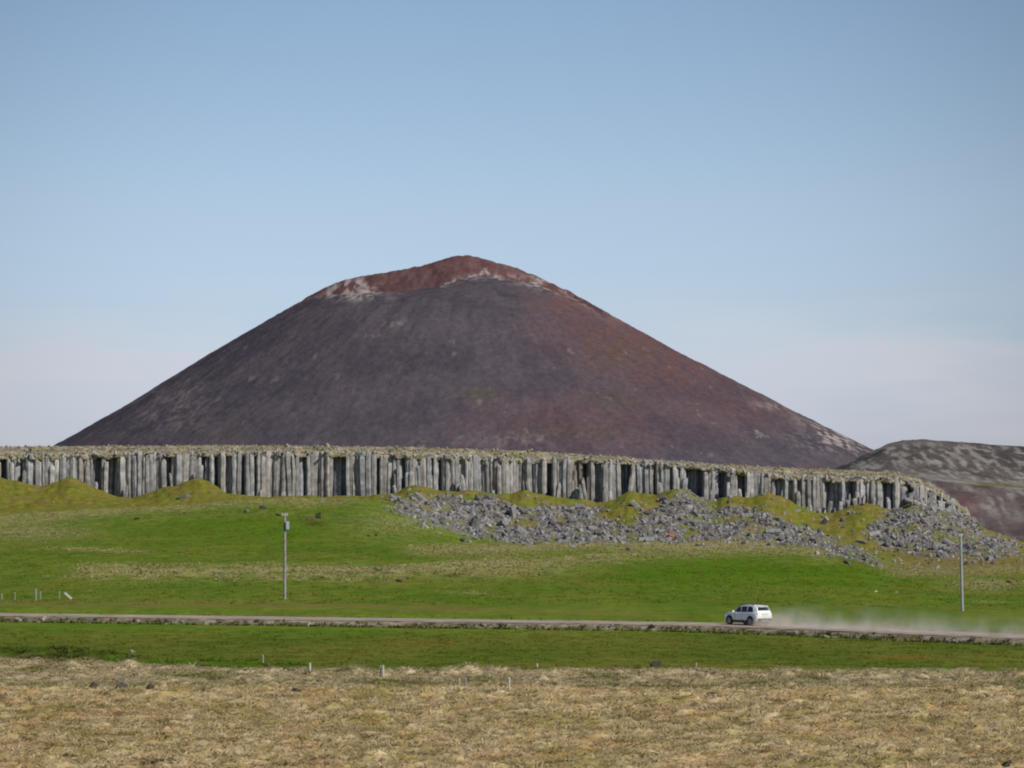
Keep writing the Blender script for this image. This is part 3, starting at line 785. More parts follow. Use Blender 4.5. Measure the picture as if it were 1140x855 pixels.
palm += .26 * blob(200, 440, 40, 25) + .26 * blob(190, 465, 40, 15) + 1.0 * blob(842, 483, 18, 5) * (np.abs(cpy - 483 - (cpx - 842) * .55) < 5)
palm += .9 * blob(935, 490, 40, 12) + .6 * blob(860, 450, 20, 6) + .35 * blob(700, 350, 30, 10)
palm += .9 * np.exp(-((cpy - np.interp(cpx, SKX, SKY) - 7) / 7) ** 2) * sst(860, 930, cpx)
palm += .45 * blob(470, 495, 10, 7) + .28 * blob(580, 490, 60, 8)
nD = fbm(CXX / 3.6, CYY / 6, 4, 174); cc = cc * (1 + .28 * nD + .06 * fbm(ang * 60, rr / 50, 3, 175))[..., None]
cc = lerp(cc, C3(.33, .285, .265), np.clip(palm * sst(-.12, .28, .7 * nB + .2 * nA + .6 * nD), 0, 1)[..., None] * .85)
spk = sst(.42, .6, fbm(CXX / 9, CYY / 16, 3, 181)) * .45
cc = lerp(cc, C3(.20, .18, .18), spk[..., None] * sst(330, 400, cpy)[..., None])
ledge = ((cpx > 640) & (cpx < 672) & (np.abs(cpy - np.interp(cpx, SKX, SKY) - 2) < 2.2))
cc = lerp(cc, C3(.06, .03, .03), (ledge * .8)[..., None])
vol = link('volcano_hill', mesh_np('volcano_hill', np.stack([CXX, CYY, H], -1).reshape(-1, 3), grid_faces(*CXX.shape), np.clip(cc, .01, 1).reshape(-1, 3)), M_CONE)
tag(vol, 'dark purple cinder cone with a red crater lip', None, kind='structure')

# ------------------------------------------------------------------ lava hill on the right
xh = np.arange(120, 420, 1.0); yh = np.arange(1130, 1800, 2.0)
HX, HYY = np.meshgrid(xh, yh)
hp = CX + F * HX / HYY
crestZ = (HY - np.interp(hp, [700, 860, 935, 960, 985, 1005, 1025, 1060, 1100, 1140, 1220, 1320, 1500], [600, 550, 520, 508, 496, 490.5, 489, 491.5, 495, 497.5, 500, 512, 560])) * 1650 / F
terZ = (HY - np.interp(hp, [700, 960, 1040, 1090, 1140, 1300], [560, 532, 534, 541, 547, 552])) * 1380 / F
t1 = sst(1400, 1650, HYY); t0 = sst(1185, 1330, HYY)
hz = lerp(lerp(-26, terZ, t0), crestZ, t1 ** 1.3)
hz = np.where(HYY > 1650, crestZ - (HYY - 1650) * .15, hz)
hz += (.35 + .65 * t0) * (1.6 * fbm(HX / 26, HYY / 30, 5, 191) + .7 * np.abs(fbm(HX / 9, HYY / 12, 3, 192)))
hq = HY - F * hz / HYY
nH = .6 * fbm(HX / 7, HYY / 45, 5, 201) + .75 * fbm(HX / 2.6, HYY / 20, 4, 205); nH2 = fbm(HX / 40, HYY / 50, 4, 202)
hc = lerp(C3(.078, .068, .066), C3(.12, .105, .097), sst(-.3, .3, nH2)[..., None])
pm = sst(-.06, .2, .7 * nH + .25 * nH2 + .55 * fbm(HX / 3.6, HYY / 26, 4, 203)) * sst(486, 500, hq)
pm = np.maximum(pm * .8, np.exp(-((HYY - 1400) / 60) ** 2) * sst(-.5, -.05, nH))
pm = np.clip(pm * 1.15, 0, 1); pm *= 1 - .7 * sst(566, 578, hq)
hc = lerp(hc, C3(.27, .25, .225), np.clip(pm, 0, 1)[..., None] * .85)
hc = lerp(hc, C3(.12, .10, .03), (np.exp(-((hp - 1110) / 40) ** 2 - ((hq - 540) / 3) ** 2) * .7)[..., None])
low = sst(1340, 1270, HYY) if False else 1 - sst(1290, 1350, HYY)
hc = lerp(hc, C3(.088, .066, .066), (low * .7 * (1 - .75 * sst(-.1, .2, fbm(HX / 3, HYY / 20, 4, 204))))[..., None])
hc = lerp(hc, C3(.13, .07, .068), np.clip(np.exp(-((hp - 1075) / 16) ** 2 - ((hq - 560) / 12) ** 2) * .8, 0, 1)[..., None])
hl = link('lava_hill', mesh_np('lava_hill', np.stack([HX, HYY, hz], -1).reshape(-1, 3), grid_faces(*HX.shape), np.clip(hc, .01, 1).reshape(-1, 3)), M_HILL)
tag(hl, kind='structure')

# ------------------------------------------------------------------ road
d = np.gradient(ROADC, axis=0); d /= np.linalg.norm(d, axis=1)[:, None]
nrm = np.stack([d[:, 1], -d[:, 0]], 1)
nrm *= np.where(nrm[:, 1] > 0, -1, 1)[:, None]    # nrm points towards the camera side
sarc = np.concatenate([[0], np.cumsum(np.linalg.norm(np.diff(ROADC, axis=0), axis=1))])
ZR = -11.53
def ribbon(name, prof, colf, mat):
    rows = []; cs = []
    for off_, zz, jit in prof:
        j = jit * fbm(sarc / 1.1, np.full_like(sarc, off_ * 3), 3, 211)
        j2 = jit * .6 * fbm(sarc / .9, np.full_like(sarc, off_ * 5 + 9), 3, 212)
        rows.append(np.stack([ROADC[:, 0] + nrm[:, 0] * (off_ + j), ROADC[:, 1] + nrm[:, 1] * (off_ + j), ZR + zz + j2], 1))
        cs.append(colf(off_, sarc))
    o = link(name, mesh_np(name, np.concatenate(rows), grid_faces(len(rows), len(ROADC)), np.concatenate(cs)), mat)
    return tag(o, kind='structure')
def road_col(off_, s_):
    a = fbm(s_ / 3, np.full_like(s_, off_ * .8), 3, 221)
    base = lerp(np.array([[.25, .205, .165]]), np.array([[.36, .30, .245]]), sst(-.3, .3, a)[:, None])
    k_ = .3 * math.exp(-((abs(off_) - .9) / .45) ** 2)
    return base * (1 + k_)
M_ROAD = attr_mat('gravel', noise=((6, .2), (1.0, .12)), bump=.5, bscale=9, bdist=.04)
ribbon('road', [(-3.2, -.03, .12)] + [(o_, .02 * (1 - abs(o_) / 3.2), 0) for o_ in np.linspace(-2.9, 2.9, 11)] + [(3.2, -.04, .12)], road_col, M_ROAD)
def emb_col(off_, s_):
    a = fbm(s_ / 1.3, np.full_like(s_, off_ * 1.5), 3, 231)
    base = lerp(np.array([[.13, .115, .07]]), np.array([[.30, .255, .19]]), sst(-.25, .3, a)[:, None])
    if off_ > 4.3: base = lerp(base, np.array([[.085, .11, .018]]), sst(-.2, .2, a)[:, None])
    return base
ribbon('road_embankment', [(-5.6, -.9, .2), (-4.2, -.45, .25), (-3.25, -.05, .1), (3.15, -.06, .1), (3.5, -.16, .3), (3.8, -.32, .35), (4.15, -.5, .35), (4.6, -.68, .3), (5.6, -.95, .25)], emb_col, M_GROUND)

# stones that hold the near edge of the road
VS = []
for i in range(170):
    t = rng.uniform(0, 1); s_ = lerp(36, sarc[-1] - 42, t)
    if rng.uniform() > (.35 + .65 * (1 - t)): continue
    x = np.interp(s_, sarc, ROADC[:, 0]); y = np.interp(s_, sarc, ROADC[:, 1])
    nx = np.interp(s_, sarc, nrm[:, 0]); ny = np.interp(s_, sarc, nrm[:, 1])
    o_ = rng.uniform(3.6, 4.7); sz = float(np.clip(np.exp(rng.normal(-1.35, .38)), .14, .5))
    place_rock('roadside_stone', ROCK_ME[int(rng.integers(0, 12))], (x + nx * o_, y + ny * o_, ZR - .16 - (o_ - 3.4) * .42 + .05), (sz * 1.3, sz, sz * .9),
               'rough stone among those edging the near side of the gravel road', 'stone', 'stones edging the gravel road', mat=None)
for o in [o for o in COL.objects if o.name.startswith('roadside_stone')]:
    pass
vme = []
for me in ROCK_ME:
    m2 = me.copy(); m2.name = 'roadside_stone'; m2.materials.clear(); m2.materials.append(M_VERGE if len(vme) % 3 else M_ROCK_DARK); vme.append(m2)
for o in COL.objects:
    if o.name.startswith('roadside_stone'): o.data = vme[ROCK_ME.index(o.data)]
# grass along the embankment
s_ = rng.uniform(20, sarc[-1] - 20, 9000); off_ = np.where(rng.uniform(0, 1, 9000) < .72, rng.uniform(3.5, 6.3, 9000), -rng.uniform(3.3, 5.4, 9000))
X = np.interp(s_, sarc, ROADC[:, 0]) + np.interp(s_, sarc, nrm[:, 0]) * off_; Y = np.interp(s_, sarc, ROADC[:, 1]) + np.interp(s_, sarc, nrm[:, 1]) * off_
k = fbm(X / 1.5, Y / 1.5, 2, 241) > -.05
X, Y, off_ = X[k], Y[k], off_[k]
zz = np.where(off_ > 0, ZR - .06 - np.clip(off_ - 3.15, 0, 3) * .38, ZR - .05 - np.clip(-off_ - 3.25, 0, 3) * .36)
_z = z_at
z_at = lambda a, b: np.maximum(_z(a, b), zz)
q = rng.uniform(0, 1, (len(X), 1))
cl = np.where(q < .5, np.array([[.08, .115, .016]]), np.where(q < .8, np.array([[.30, .26, .13]]), np.array([[.05, .06, .015]])))
o = tufts('verge_grass', X, Y, cl, rng.uniform(.1, .34, len(X)), rng.uniform(.1, .25, len(X)), 6, .03)
tag(o, 'scruffy grass growing on the banks of the gravel road', 'grass')
z_at = _z

# ------------------------------------------------------------------ car
M_PAINT = flat_mat('white_paint', (.80, .81, .82), rough=.28, var=.03, coat=.5)
M_BLACK = flat_mat('black_plastic', (.02, .02, .022), rough=.7, var=.2)
M_GLASS = flat_mat('tinted_glass', (.012, .016, .022), rough=.08, var=.1, spec=.6)
M_RUB = flat_mat('tyre_rubber', (.018, .018, .018), rough=.85, var=.3)
M_ALLOY = flat_mat('alloy', (.35, .35, .36), rough=.4, metal=.7)
M_RED = flat_mat('red_lens', (.45, .02, .02), rough=.2, var=.15)
M_LENS = flat_mat('clear_lens', (.7, .72, .75), rough=.15, var=.1)
M_PLATE = flat_mat('plate_white', (.75, .75, .72), rough=.5, var=.05)
M_CHROME = flat_mat('silver_trim', (.5, .5, .5), rough=.3, metal=.8)

def loft(name, secs, mat, parent, smooth=True, cap=True):
    """secs: list of closed rings with equal vertex counts"""
    bm = bmesh.new(); rings = [[bm.verts.new(p) for p in s_] for s_ in secs]
    n = len(rings[0])
    for a, b in zip(rings[:-1], rings[1:]):
        for i in range(n):
            bm.faces.new((a[i], a[(i + 1) % n], b[(i + 1) % n], b[i]))
    if cap:
        bm.faces.new(rings[0][::-1]); bm.faces.new(rings[-1])
    o = bm_obj(name, bm, mat, parent, smooth)
    if smooth:
        md = o.modifiers.new('edge', 'EDGE_SPLIT'); md.split_angle = R(38)
    return o
def poly_obj(name, pts_list, mat, parent, thick=None):
    bm = bmesh.new()
    for pts in pts_list:
        vs_ = [bm.verts.new(p) for p in pts]; bm.faces.new(vs_)
    if thick:
        r_ = bmesh.ops.extrude_face_region(bm, geom=list(bm.faces))
        bmesh.ops.translate(bm, verts=[v for v in r_['geom'] if isinstance(v, bmesh.types.BMVert)], vec=thick)
    return bm_obj(name, bm, mat, parent)
def box(name, c, s_, mat, parent, bev=.0, rot=None):
    bm = bmesh.new(); bmesh.ops.create_cube(bm, size=1)
    bmesh.ops.scale(bm, vec=s_, verts=bm.verts)
    if bev: bmesh.ops.bevel(bm, geom=list(bm.edges), offset=bev, segments=2, affect='EDGES')
    if rot: bmesh.ops.rotate(bm, verts=bm.verts, cent=(0, 0, 0), matrix=rot)
    bmesh.ops.translate(bm, vec=c, verts=bm.verts)
    return bm_obj(name, bm, mat, parent)
def lathe_y(name, prof, mat, parent, loc, n=28):
    """prof: (radius, y) pairs spun about the y axis"""
    bm = bmesh.new(); rings = []
    for r_, y_ in prof:
        rings.append([bm.verts.new((math.cos(a) * r_, y_, math.sin(a) * r_)) for a in np.linspace(0, 2 * math.pi, n, endpoint=False)])
    for a, b in zip(rings[:-1], rings[1:]):
        for i in range(n): bm.faces.new((a[i], a[(i + 1) % n], b[(i + 1) % n], b[i]))
    o = bm_obj(name, bm, mat, parent, True); o.location = loc
    return o

car = empty('car', (0, 0, 0))
tag(car, 'white five door suv driving away along the gravel road trailing dust', 'car')
def ring(x, hw, zb, zs, inset=.06):
    """lower body section: bottom zb, shoulder zs"""
    h_ = zs - zb
    half = [(0, zb), (hw - .12, zb), (hw - .03, zb + .1 * h_), (hw, zb + .38 * h_), (hw - .005, zb + .62 * h_), (hw - .03, zb + .88 * h_), (hw - inset - .03, zs), (0, zs + .015)]
    return [(x, y, z) for y, z in half] + [(x, -y, z) for y, z in half[-2:0:-1]]
secs = [ring(2.17, .62, .34, .70), ring(2.10, .76, .27, .84), ring(1.95, .84, .24, .94), ring(1.6, .885, .23, 1.00), ring(1.15, .90, .22, 1.04), ring(.9, .90, .22, 1.05),
        ring(.2, .90, .22, 1.05), ring(-.6, .905, .22, 1.06), ring(-1.3, .91, .23, 1.08), ring(-1.75, .90, .27, 1.09), ring(-2.0, .87, .31, 1.09), ring(-2.12, .82, .34, 1.07), ring(-2.17, .74, .38, 1.0)]
body = loft('body', secs, M_PAINT, car)
# cabin: base at the shoulder, roof above; (x_base_front, x_roof_front ...)
def cab(x, hwb, hwt, zb, zt):
    return hwb, hwt, zb, zt
cst = [(.98, .78, .72, 1.03, 1.06), (.62, .80, .66, 1.03, 1.34), (.28, .81, .62, 1.03, 1.56), (-.1, .82, .63, 1.03, 1.63), (-.7, .82, .63, 1.04, 1.645), (-1.3, .82, .62, 1.05, 1.625), (-1.72, .81, .60, 1.06, 1.58), (-1.84, .80, .595, 1.06, 1.54), (-2.02, .78, .66, 1.06, 1.22), (-2.08, .76, .70, 1.05, 1.09)]
csec = []
for x, hb, ht, zb, zt in cst:
    half = [(0, zb - .02), (hb, zb - .02), (lerp(hb, ht, .9) + .012, lerp(zb, zt, .9)), (ht - .05, zt), (0, zt + .02)]
    csec.append([(x, y, z) for y, z in half] + [(x, -y, z) for y, z in half[-2:0:-1]])
roof = loft('roof', csec, M_PAINT, car)
def side_pt(x, t, out=.012):
    xs = [c[0] for c in cst][::-1]
    hb = np.interp(x, xs, [c[1] for c in cst][::-1]); ht = np.interp(x, xs, [c[2] for c in cst][::-1])
    zb = np.interp(x, xs, [c[3] for c in cst][::-1]) - .02; zt = np.interp(x, xs, [c[4] for c in cst][::-1])
    yt = lerp(hb, ht, .9) + .012; zt9 = lerp(zb + .02, zt, .9)
    return lerp(hb, yt, t) + out, lerp(zb, zt9, t)
for sgn in (1, -1):
    for xs_, slope in (((.80, .52, .0, -.04), None), ((-.12, -.12, -.78, -.80), None), ((-.89, -.90, -1.44, -1.62), None)):
        x1, x2, x3, x4 = xs_
        pts = []
        for x, t in ((x1, .14), (x2 if xs_[0] != .80 else .30, .93), (lerp(x2 if xs_[0] != .80 else .30, x3, .5), .93), (x3, .93 if xs_[0] != -.89 else .90), (x4, .14)):
            y, z = side_pt(x, t); pts.append((x, sgn * y, z))
        w_ = poly_obj('window', [pts], M_GLASS, car, (0, sgn * .006, 0))
    # black sill, arches, mirror, handles, rail
    box('side_sill', (0, sgn * .905, .33), (2.0, .05, .16), M_BLACK, car, .015)
    for wx_ in (1.32, -1.35):
        bm = bmesh.new()
        aa = np.linspace(-.25, math.pi + .25, 18)
        for a0, a1 in zip(aa[:-1], aa[1:]):
            q = []
            for a in (a0, a1):
                for r_ in (.37, .45): q.append((wx_ + math.cos(a) * r_, sgn * .915, .345 + math.sin(a) * r_))
            bm.faces.new([bm.verts.new(p) for p in (q[0], q[1], q[3], q[2])])
        bmesh.ops.remove_doubles(bm, verts=bm.verts, dist=1e-4)
        r_ = bmesh.ops.extrude_face_region(bm, geom=list(bm.faces)); bmesh.ops.translate(bm, verts=[v for v in r_['geom'] if isinstance(v, bmesh.types.BMVert)], vec=(0, -sgn * .08, 0))
        bm_obj('wheel_arch', bm, M_BLACK, car)
        lathe_y('wheel_well', [(.01, .0), (.372, .0), (.372, -.12 * sgn)], M_BLACK, car, (wx_, sgn * .918, .345))
        wh = empty('wheel', (wx_, sgn * .83, .345)); wh.parent = car
        lathe_y('tyre', [(.22, -.11), (.31, -.115), (.34, -.08), (.345, 0), (.34, .08), (.31, .115), (.22, .11)], M_RUB, wh, (0, 0, 0))
        bm = bmesh.new()
        for k_ in range(5):
            a = k_ * 2 * math.pi / 5
            pts = [(.02, -.035), (.215, -.05), (.215, .05), (.02, .035)]
            vs0 = [bm.verts.new((math.cos(a) * p - math.sin(a) * q_, sgn * .10, math.sin(a) * p + math.cos(a) * q_)) for p, q_ in pts]
            bm.faces.new(vs0)
        n_ = 24
        r0 = [bm.verts.new((math.cos(t) * .20, sgn * .105, math.sin(t) * .20)) for t in np.linspace(0, 6.2832, n_, endpoint=False)]
        r1 = [bm.verts.new((math.cos(t) * .235, sgn * .112, math.sin(t) * .235)) for t in np.linspace(0, 6.2832, n_, endpoint=False)]
        for i in range(n_): bm.faces.new((r0[i], r0[(i + 1) % n_], r1[(i + 1) % n_], r1[i]))
        bm_obj('rim', bm, M_ALLOY, wh)
        lathe_y('brake_disc', [(.01, sgn * .06), (.215, sgn * .06)], M_BLACK, wh, (0, 0, 0))
    mi = box('wing_mirror', (.72, sgn * 1.0, 1.10), (.12, .20, .15), M_PAINT, car, .03)
    for hx in (-.2, -1.05): box('door_handle', (hx, sgn * .905, .90), (.18, .03, .035), M_PAINT, car, .008)
    for hx in (.62, -.30, -1.12):
        box('door_seam', (hx, sgn * .903, .68), (.012, .012, .66), M_BLACK, car)
    bm = bmesh.new()
    rail = loft('roof_rail', [[(x, sgn * (.60 + dy_), z + dz_) for dy_, dz_ in ((-.018, 0), (.018, 0), (.018, .035), (-.018, .035))] for x, z in ((.2, 1.55), (.1, 1.66), (-.4, 1.685), (-1.2, 1.67), (-1.5, 1.60))], M_BLACK, car, False)
    bm.free()
    box('tail_light', (-2.085, sgn * .735, .93), (.12, .13, .22), M_RED, car, .02)
    box('headlight', (2.06, sgn * .62, .74), (.14, .26, .13), M_LENS, car, .03)
# windscreen, rear window, tailgate details
def cross(x, t):
    xs = [c[0] for c in cst][::-1]
    return np.interp(x, xs, [c[2] for c in cst][::-1]), np.interp(x, xs, [c[4] for c in cst][::-1])
poly_obj('windscreen', [[(.93, -.66, 1.125), (.93, .66, 1.125), (.38, .57, 1.535), (.38, -.57, 1.535)]], M_GLASS, car, (.01, 0, .012))
poly_obj('rear_window', [[(-1.895, -.54, 1.475), (-1.895, .54, 1.475), (-2.035, .60, 1.225), (-2.035, -.60, 1.225)]], M_GLASS, car, (-.012, 0, .004))
box('roof_spoiler', (-1.84, 0, 1.56), (.20, 1.12, .05), M_PAINT, car, .015)
box('tailgate_trim', (-2.165, 0, .93), (.03, .72, .05), M_CHROME, car, .008)
box('licence_plate', (-2.185, 0, .80), (.015, .46, .11), M_PLATE, car)
box('rear_bumper', (-2.14, 0, .47), (.16, 1.5, .22), M_BLACK, car, .04)
box('skid_plate', (-2.21, 0, .42), (.03, .8, .1), M_CHROME, car, .01)
box('front_bumper', (2.14, 0, .40), (.14, 1.3, .20), M_BLACK, car, .04)
box('grille', (2.165, 0, .68), (.04, .95, .16), M_BLACK, car, .015)
CARX, CARY = (832.3 - CX) / F * 300.0, 300.0
car.scale = (.98, 1.0, 1.01); car.location = (CARX, CARY - .3, ZR + .02); car.rotation_euler = (0, 0, R(180 - 53))

# ------------------------------------------------------------------ dust
m, nt, out = new_mat('road_dust')
pv = N(nt, 'ShaderNodeVolumePrincipled'); pv.inputs['Color'].default_value = (.95, .885, .80, 1); pv.inputs['Anisotropy'].default_value = .2
tc = N(nt, 'ShaderNodeTexCoord')
mp = N(nt, 'ShaderNodeMapping'); mp.inputs['Scale'].default_value = (.9, .7, .6)
nt.links.new(tc.outputs['Object'], mp.inputs[0])
nz = N(nt, 'ShaderNodeTexNoise', Scale=.75, Detail=4.0, Roughness=.6); nt.links.new(mp.outputs[0], nz.inputs['Vector'])
sx = N(nt, 'ShaderNodeSeparateXYZ'); nt.links.new(tc.outputs['Generated'], sx.inputs[0])
def mth(op, a, b=None, c_=None, clamp=False):
    n_ = N(nt, 'ShaderNodeMath', operation=op); n_.use_clamp = clamp
    for i, v in enumerate((a, b, c_)):
        if v is None: continue
        if isinstance(v, (int, float)): n_.inputs[i].default_value = v
        else: nt.links.new(v, n_.inputs[i])
    return n_.outputs[0]
so = N(nt, 'ShaderNodeSeparateXYZ'); nt.links.new(tc.outputs['Object'], so.inputs[0])
hgt = mth('MULTIPLY', so.outputs['Z'], 1.0)
low_ = mth('POWER', 2.718, mth('MULTIPLY', hgt, -1.5))
puff = mth('MULTIPLY_ADD', nz.outputs['Fac'], 5.0, -2.05, True)
topf = mth('POWER', mth('SUBTRACT', 1.0, mth('DIVIDE', hgt, mth('MULTIPLY_ADD', nz.outputs['Fac'], 2.6, .75)), None, True), 1.4)
# along the trail (x of the object): thick behind the car, thinning with distance
al = mth('POWER', 2.718, mth('MULTIPLY', mth('MAXIMUM', so.outputs['X'], 0.0), -.065))
dens = mth('MULTIPLY', mth('MULTIPLY', mth('ADD', mth('MULTIPLY', low_, .8), mth('MULTIPLY', puff, .22)), topf), mth('MULTIPLY', al, mth('ADD', puff, .12)))
nt.links.new(mth('MULTIPLY', dens, .95), pv.inputs['Density'])
nt.links.new(pv.outputs[0], out.inputs['Volume'])
M_DUST = m
# swept body of the cloud along the road behind the car
bm = bmesh.new(); rings = []
i0 = int(np.argmin(np.abs(ROADC[:, 0] - (CARX + 1.2))))
path = ROADC[:i0 + 1][::-1]
cum = np.concatenate([[0], np.cumsum(np.linalg.norm(np.diff(path, axis=0), axis=1))])
O = np.array([path[0][0], path[0][1], ZR])
dirv = (path[60] - path[0]); dirv /= np.linalg.norm(dirv); th = math.atan2(dirv[1], dirv[0])
for s_ in np.concatenate([[-.6, 0.3], np.arange(1.2, 42, 1.6)]):
    x = np.interp(s_, cum, path[:, 0]) + (s_ < 0) * s_ * dirv[0]; y = np.interp(s_, cum, path[:, 1]) + (s_ < 0) * s_ * dirv[1]
    hh = .6 + 2.5 * (1 - math.exp(-max(0, s_ + .6) / 1.8)); ww = 1.1 + 1.9 * (1 - math.exp(-max(0, s_ + .6) / 6))
    nx, ny = -dirv[1], dirv[0]
    ring_ = []
    for a in np.linspace(0, math.pi, 12):
        lx = math.cos(a) * ww * 1.1; lz = math.sin(a) ** .7 * hh * (1 + .12 * math.sin(s_ * .9 + a))
        wxp, wyp = x + nx * lx + .3 * nx * lz, y + ny * lx + .3 * ny * lz
        dx, dy = wxp - O[0], wyp - O[1]
        ring_.append(bm.verts.new((dx * math.cos(th) + dy * math.sin(th), -dx * math.sin(th) + dy * math.cos(th), max(.05, lz))))
    rings.append(ring_)
for a, b in zip(rings[:-1], rings[1:]):
    for i in range(12): bm.faces.new((a[i], a[(i + 1) % 12], b[(i + 1) % 12], b[i]))
bm.faces.new(rings[0][::-1]); bm.faces.new(rings[-1])
dust = bm_obj('dust_cloud', bm, M_DUST, None, True); dust.location = O; dust.rotation_euler = (0, 0, th)
tag(dust, 'low pale cloud of dust hanging over the road behind the white car', 'dust')

# ------------------------------------------------------------------ poles, wires
M_WOOD = flat_mat('weathered_pole', (.27, .26, .245), rough=.9, var=.25, scale=3, spec=.1)
M_STEEL = flat_mat('galvanised', (.42, .45, .46), rough=.5, var=.1, metal=.3)
M_GREYBOX = flat_mat('grey_enamel', (.36, .41, .42), rough=.45, var=.08)
M_INS = flat_mat('porcelain', (.55, .5, .45), rough=.25, var=.1)
def tube(name, pts, rads, mat, parent, n=10):
    secs_ = []
    pts = [Vector(p) for p in pts]
    for i, p in enumerate(pts):
        t = (pts[min(i + 1, len(pts) - 1)] - pts[max(i - 1, 0)]).normalized()
        u_ = t.orthogonal().normalized() if abs(t.z) < .9 else Vector((1, 0, 0)); v_ = t.cross(u_).normalized(); u_ = v_.cross(t)
        secs_.append([p + (u_ * math.cos(a) + v_ * math.sin(a)) * rads[i] for a in np.linspace(0, 2 * math.pi, n, endpoint=False)])
    return loft(name, secs_, mat, parent, True)
x, y, z = spot(317, 667); P1 = Vector((x, y, z)); H1 = 96 / F * y
pole1 = empty('utility_pole', P1)
tag(pole1, 'tall weathered wooden utility pole carrying a transformer box in the green field', 'utility pole', 'utility poles')
tube('pole', [(0, 0, -.3), (.02, 0, H1 * .5), (0, 0, H1)], [.16, .14, .115], M_WOOD, pole1)
box('crossarm', (0, -.16, H1 - .25), (1.5, .1, .12), M_WOOD, pole1, .01, Matrix.Rotation(R(70), 3, 'Z'))
for q in (-.6, 0, .6):
    lathe = tube('insulator', [(q * math.cos(R(70)), -.16 + q * math.sin(R(70)), H1 - .2), (q * math.cos(R(70)), -.16 + q * math.sin(R(70)), H1 + .0)], [.06, .05], M_INS, pole1, 8)
tr = box('transformer', (.28, -.12, H1 - 1.25), (.36, .36, .85), M_GREYBOX, pole1, .05)
tb = box('bracket', (.05, -.1, H1 - 1.35), (.34, .2, .35), M_BLACK, pole1, .02)
x, y, z = spot(1071.5, 680); P2 = Vector((x, y, z)); H2 = 86 / F * y
pole2 = empty('utility_pole', P2)
tag(pole2, 'plain pale utility pole without a transformer, standing behind the dust at the right', 'utility pole', 'utility poles')
TL = -.025
tube('pole', [(0, 0, -.3), (TL * H2 * .5, 0, H2 * .5), (TL * H2, 0, H2)], [.15, .13, .105], flat_mat('pale_pole', (.30, .31, .30), .9, var=.2, spec=.1), pole2)
box('crossarm', (TL * H2, -.14, H2 - .25), (1.3, .09, .11), M_WOOD, pole2, .01, Matrix.Rotation(R(70), 3, 'Z'))
for q in (-.55, 0, .55):
    tube('insulator', [(TL * H2 + q * math.cos(R(70)), -.14 + q * math.sin(R(70)), H2 - .2), (TL * H2 + q * math.cos(R(70)), -.14 + q * math.sin(R(70)), H2)], [.055, .045], M_INS, pole2, 8)
M_WIRE = flat_mat('wire_aluminium', (.45, .45, .45), .5, var=.1, metal=.4)
T1 = P1 + Vector((0, -.16, H1)); T2 = P2 + Vector((TL * H2, -.14, H2))
def wire(a, b, sag, label, n=24):
    pts = [a.lerp(b, t) - Vector((0, 0, sag * 4 * t * (1 - t))) for t in np.linspace(0, 1, n)]
    o = tube('power_line', pts, [.009] * n, M_WIRE, None, 5)
    tag(o, label, 'wire', 'power lines')
wire(T1, T2, 1.1, 'thin overhead wire strung between the two utility poles')
wire(T1, Vector((-95, 402, T1.z + .6)), 1.0, 'thin overhead wire leaving the transformer pole towards the left edge')
wire(T2, Vector((95, 322, T2.z)), .8, 'thin overhead wire leaving the pale pole towards the right edge')

# ------------------------------------------------------------------ fence posts
M_POST = flat_mat('whitewashed_post', (.46, .45, .42), .85, var=.2, scale=9, spec=.1)
M_POSTG = flat_mat('grey_post', (.30, .29, .26), .9, var=.25, scale=9, spec=.1)
def post_mesh(mat, name='fence_post'):
    bm = bmesh.new(); n = 8; rs = []
    for z_, r_ in ((-.15, .06), (.5, .057), (1.0, .052), (1.05, .03)):
        rs.append([bm.verts.new((math.cos(a) * r_ * (1 + .1 * math.sin(3 * a)), math.sin(a) * r_, z_)) for a in np.linspace(0, 6.2832, n, endpoint=False)])
    for a, b in zip(rs[:-1], rs[1:]):
        for i in range(n): bm.faces.new((a[i], a[(i + 1) % n], b[(i + 1) % n], b[i]))
    bm.faces.new(rs[-1])
    bmesh.ops.recalc_face_normals(bm, faces=bm.faces)
    me = bpy.data.meshes.new(name); bm.to_mesh(me); bm.free(); me.materials.append(mat); return me
PW, PG = post_mesh(M_POST), post_mesh(M_POSTG)
M_MARK = flat_mat('marker_plastic', (.75, .74, .70), .5, var=.06)
def post(px, py, hpx, me, label, group, tilt=(0, 0), rad=1.0, name='fence_post', cat='fence post', z=None):
    x, y, z_ = spot(px, py)
    o = bpy.data.objects.new(name, me); COL.objects.link(o)
    s_ = hpx / F * y / 1.05
    o.location = (x, y, (z_ if z is None else z) - .03); o.scale = (rad, rad, s_); o.rotation_euler = (tilt[0], tilt[1], random.uniform(0, 6))
    tag(o, label, cat, group); return o
FG = 'fence posts along the edge of the straw field'
post(293, 739, 11, PG, 'short dark fence post leftmost in its row at the straw field edge', FG, (0, .05))
post(345, 747, 10, PW, 'small bright white fence post at the edge of the green strip, second in its row', FG, rad=1.25)
post(426.5, 754, 14, PW, 'tall white fence post in the straw grass, a thin grey post touching its left side', FG, rad=1.25)
post(423.5, 753, 13, PG, 'thin grey fence post touching the tall white post on its left side', FG, (0, -.03), rad=.7)
post(511.5, 766, 12, PG, 'leaning grey fence post, left one of a crossed pair in the straw grass', FG, (0, -.22))
post(518, 766, 13, PG, 'grey fence post leaning right, right one of a crossed pair in the straw grass', FG, (0, .18))
post(567, 768, 15, PW, 'pale upright fence post deeper in the straw grass, right of the crossed pair', FG, rad=.9)
post(598, 743, 5, PW, 'very short pale post stub midway along the straw field edge', FG)
post(775, 743, 6, PG, 'very short grey post stub right of the dark hump at the straw field edge', FG)
LG = 'fence posts in the hayfield at the left edge'
post(2, 668, 8, PG, 'faint grey fence post at the extreme left edge beyond the road', LG)
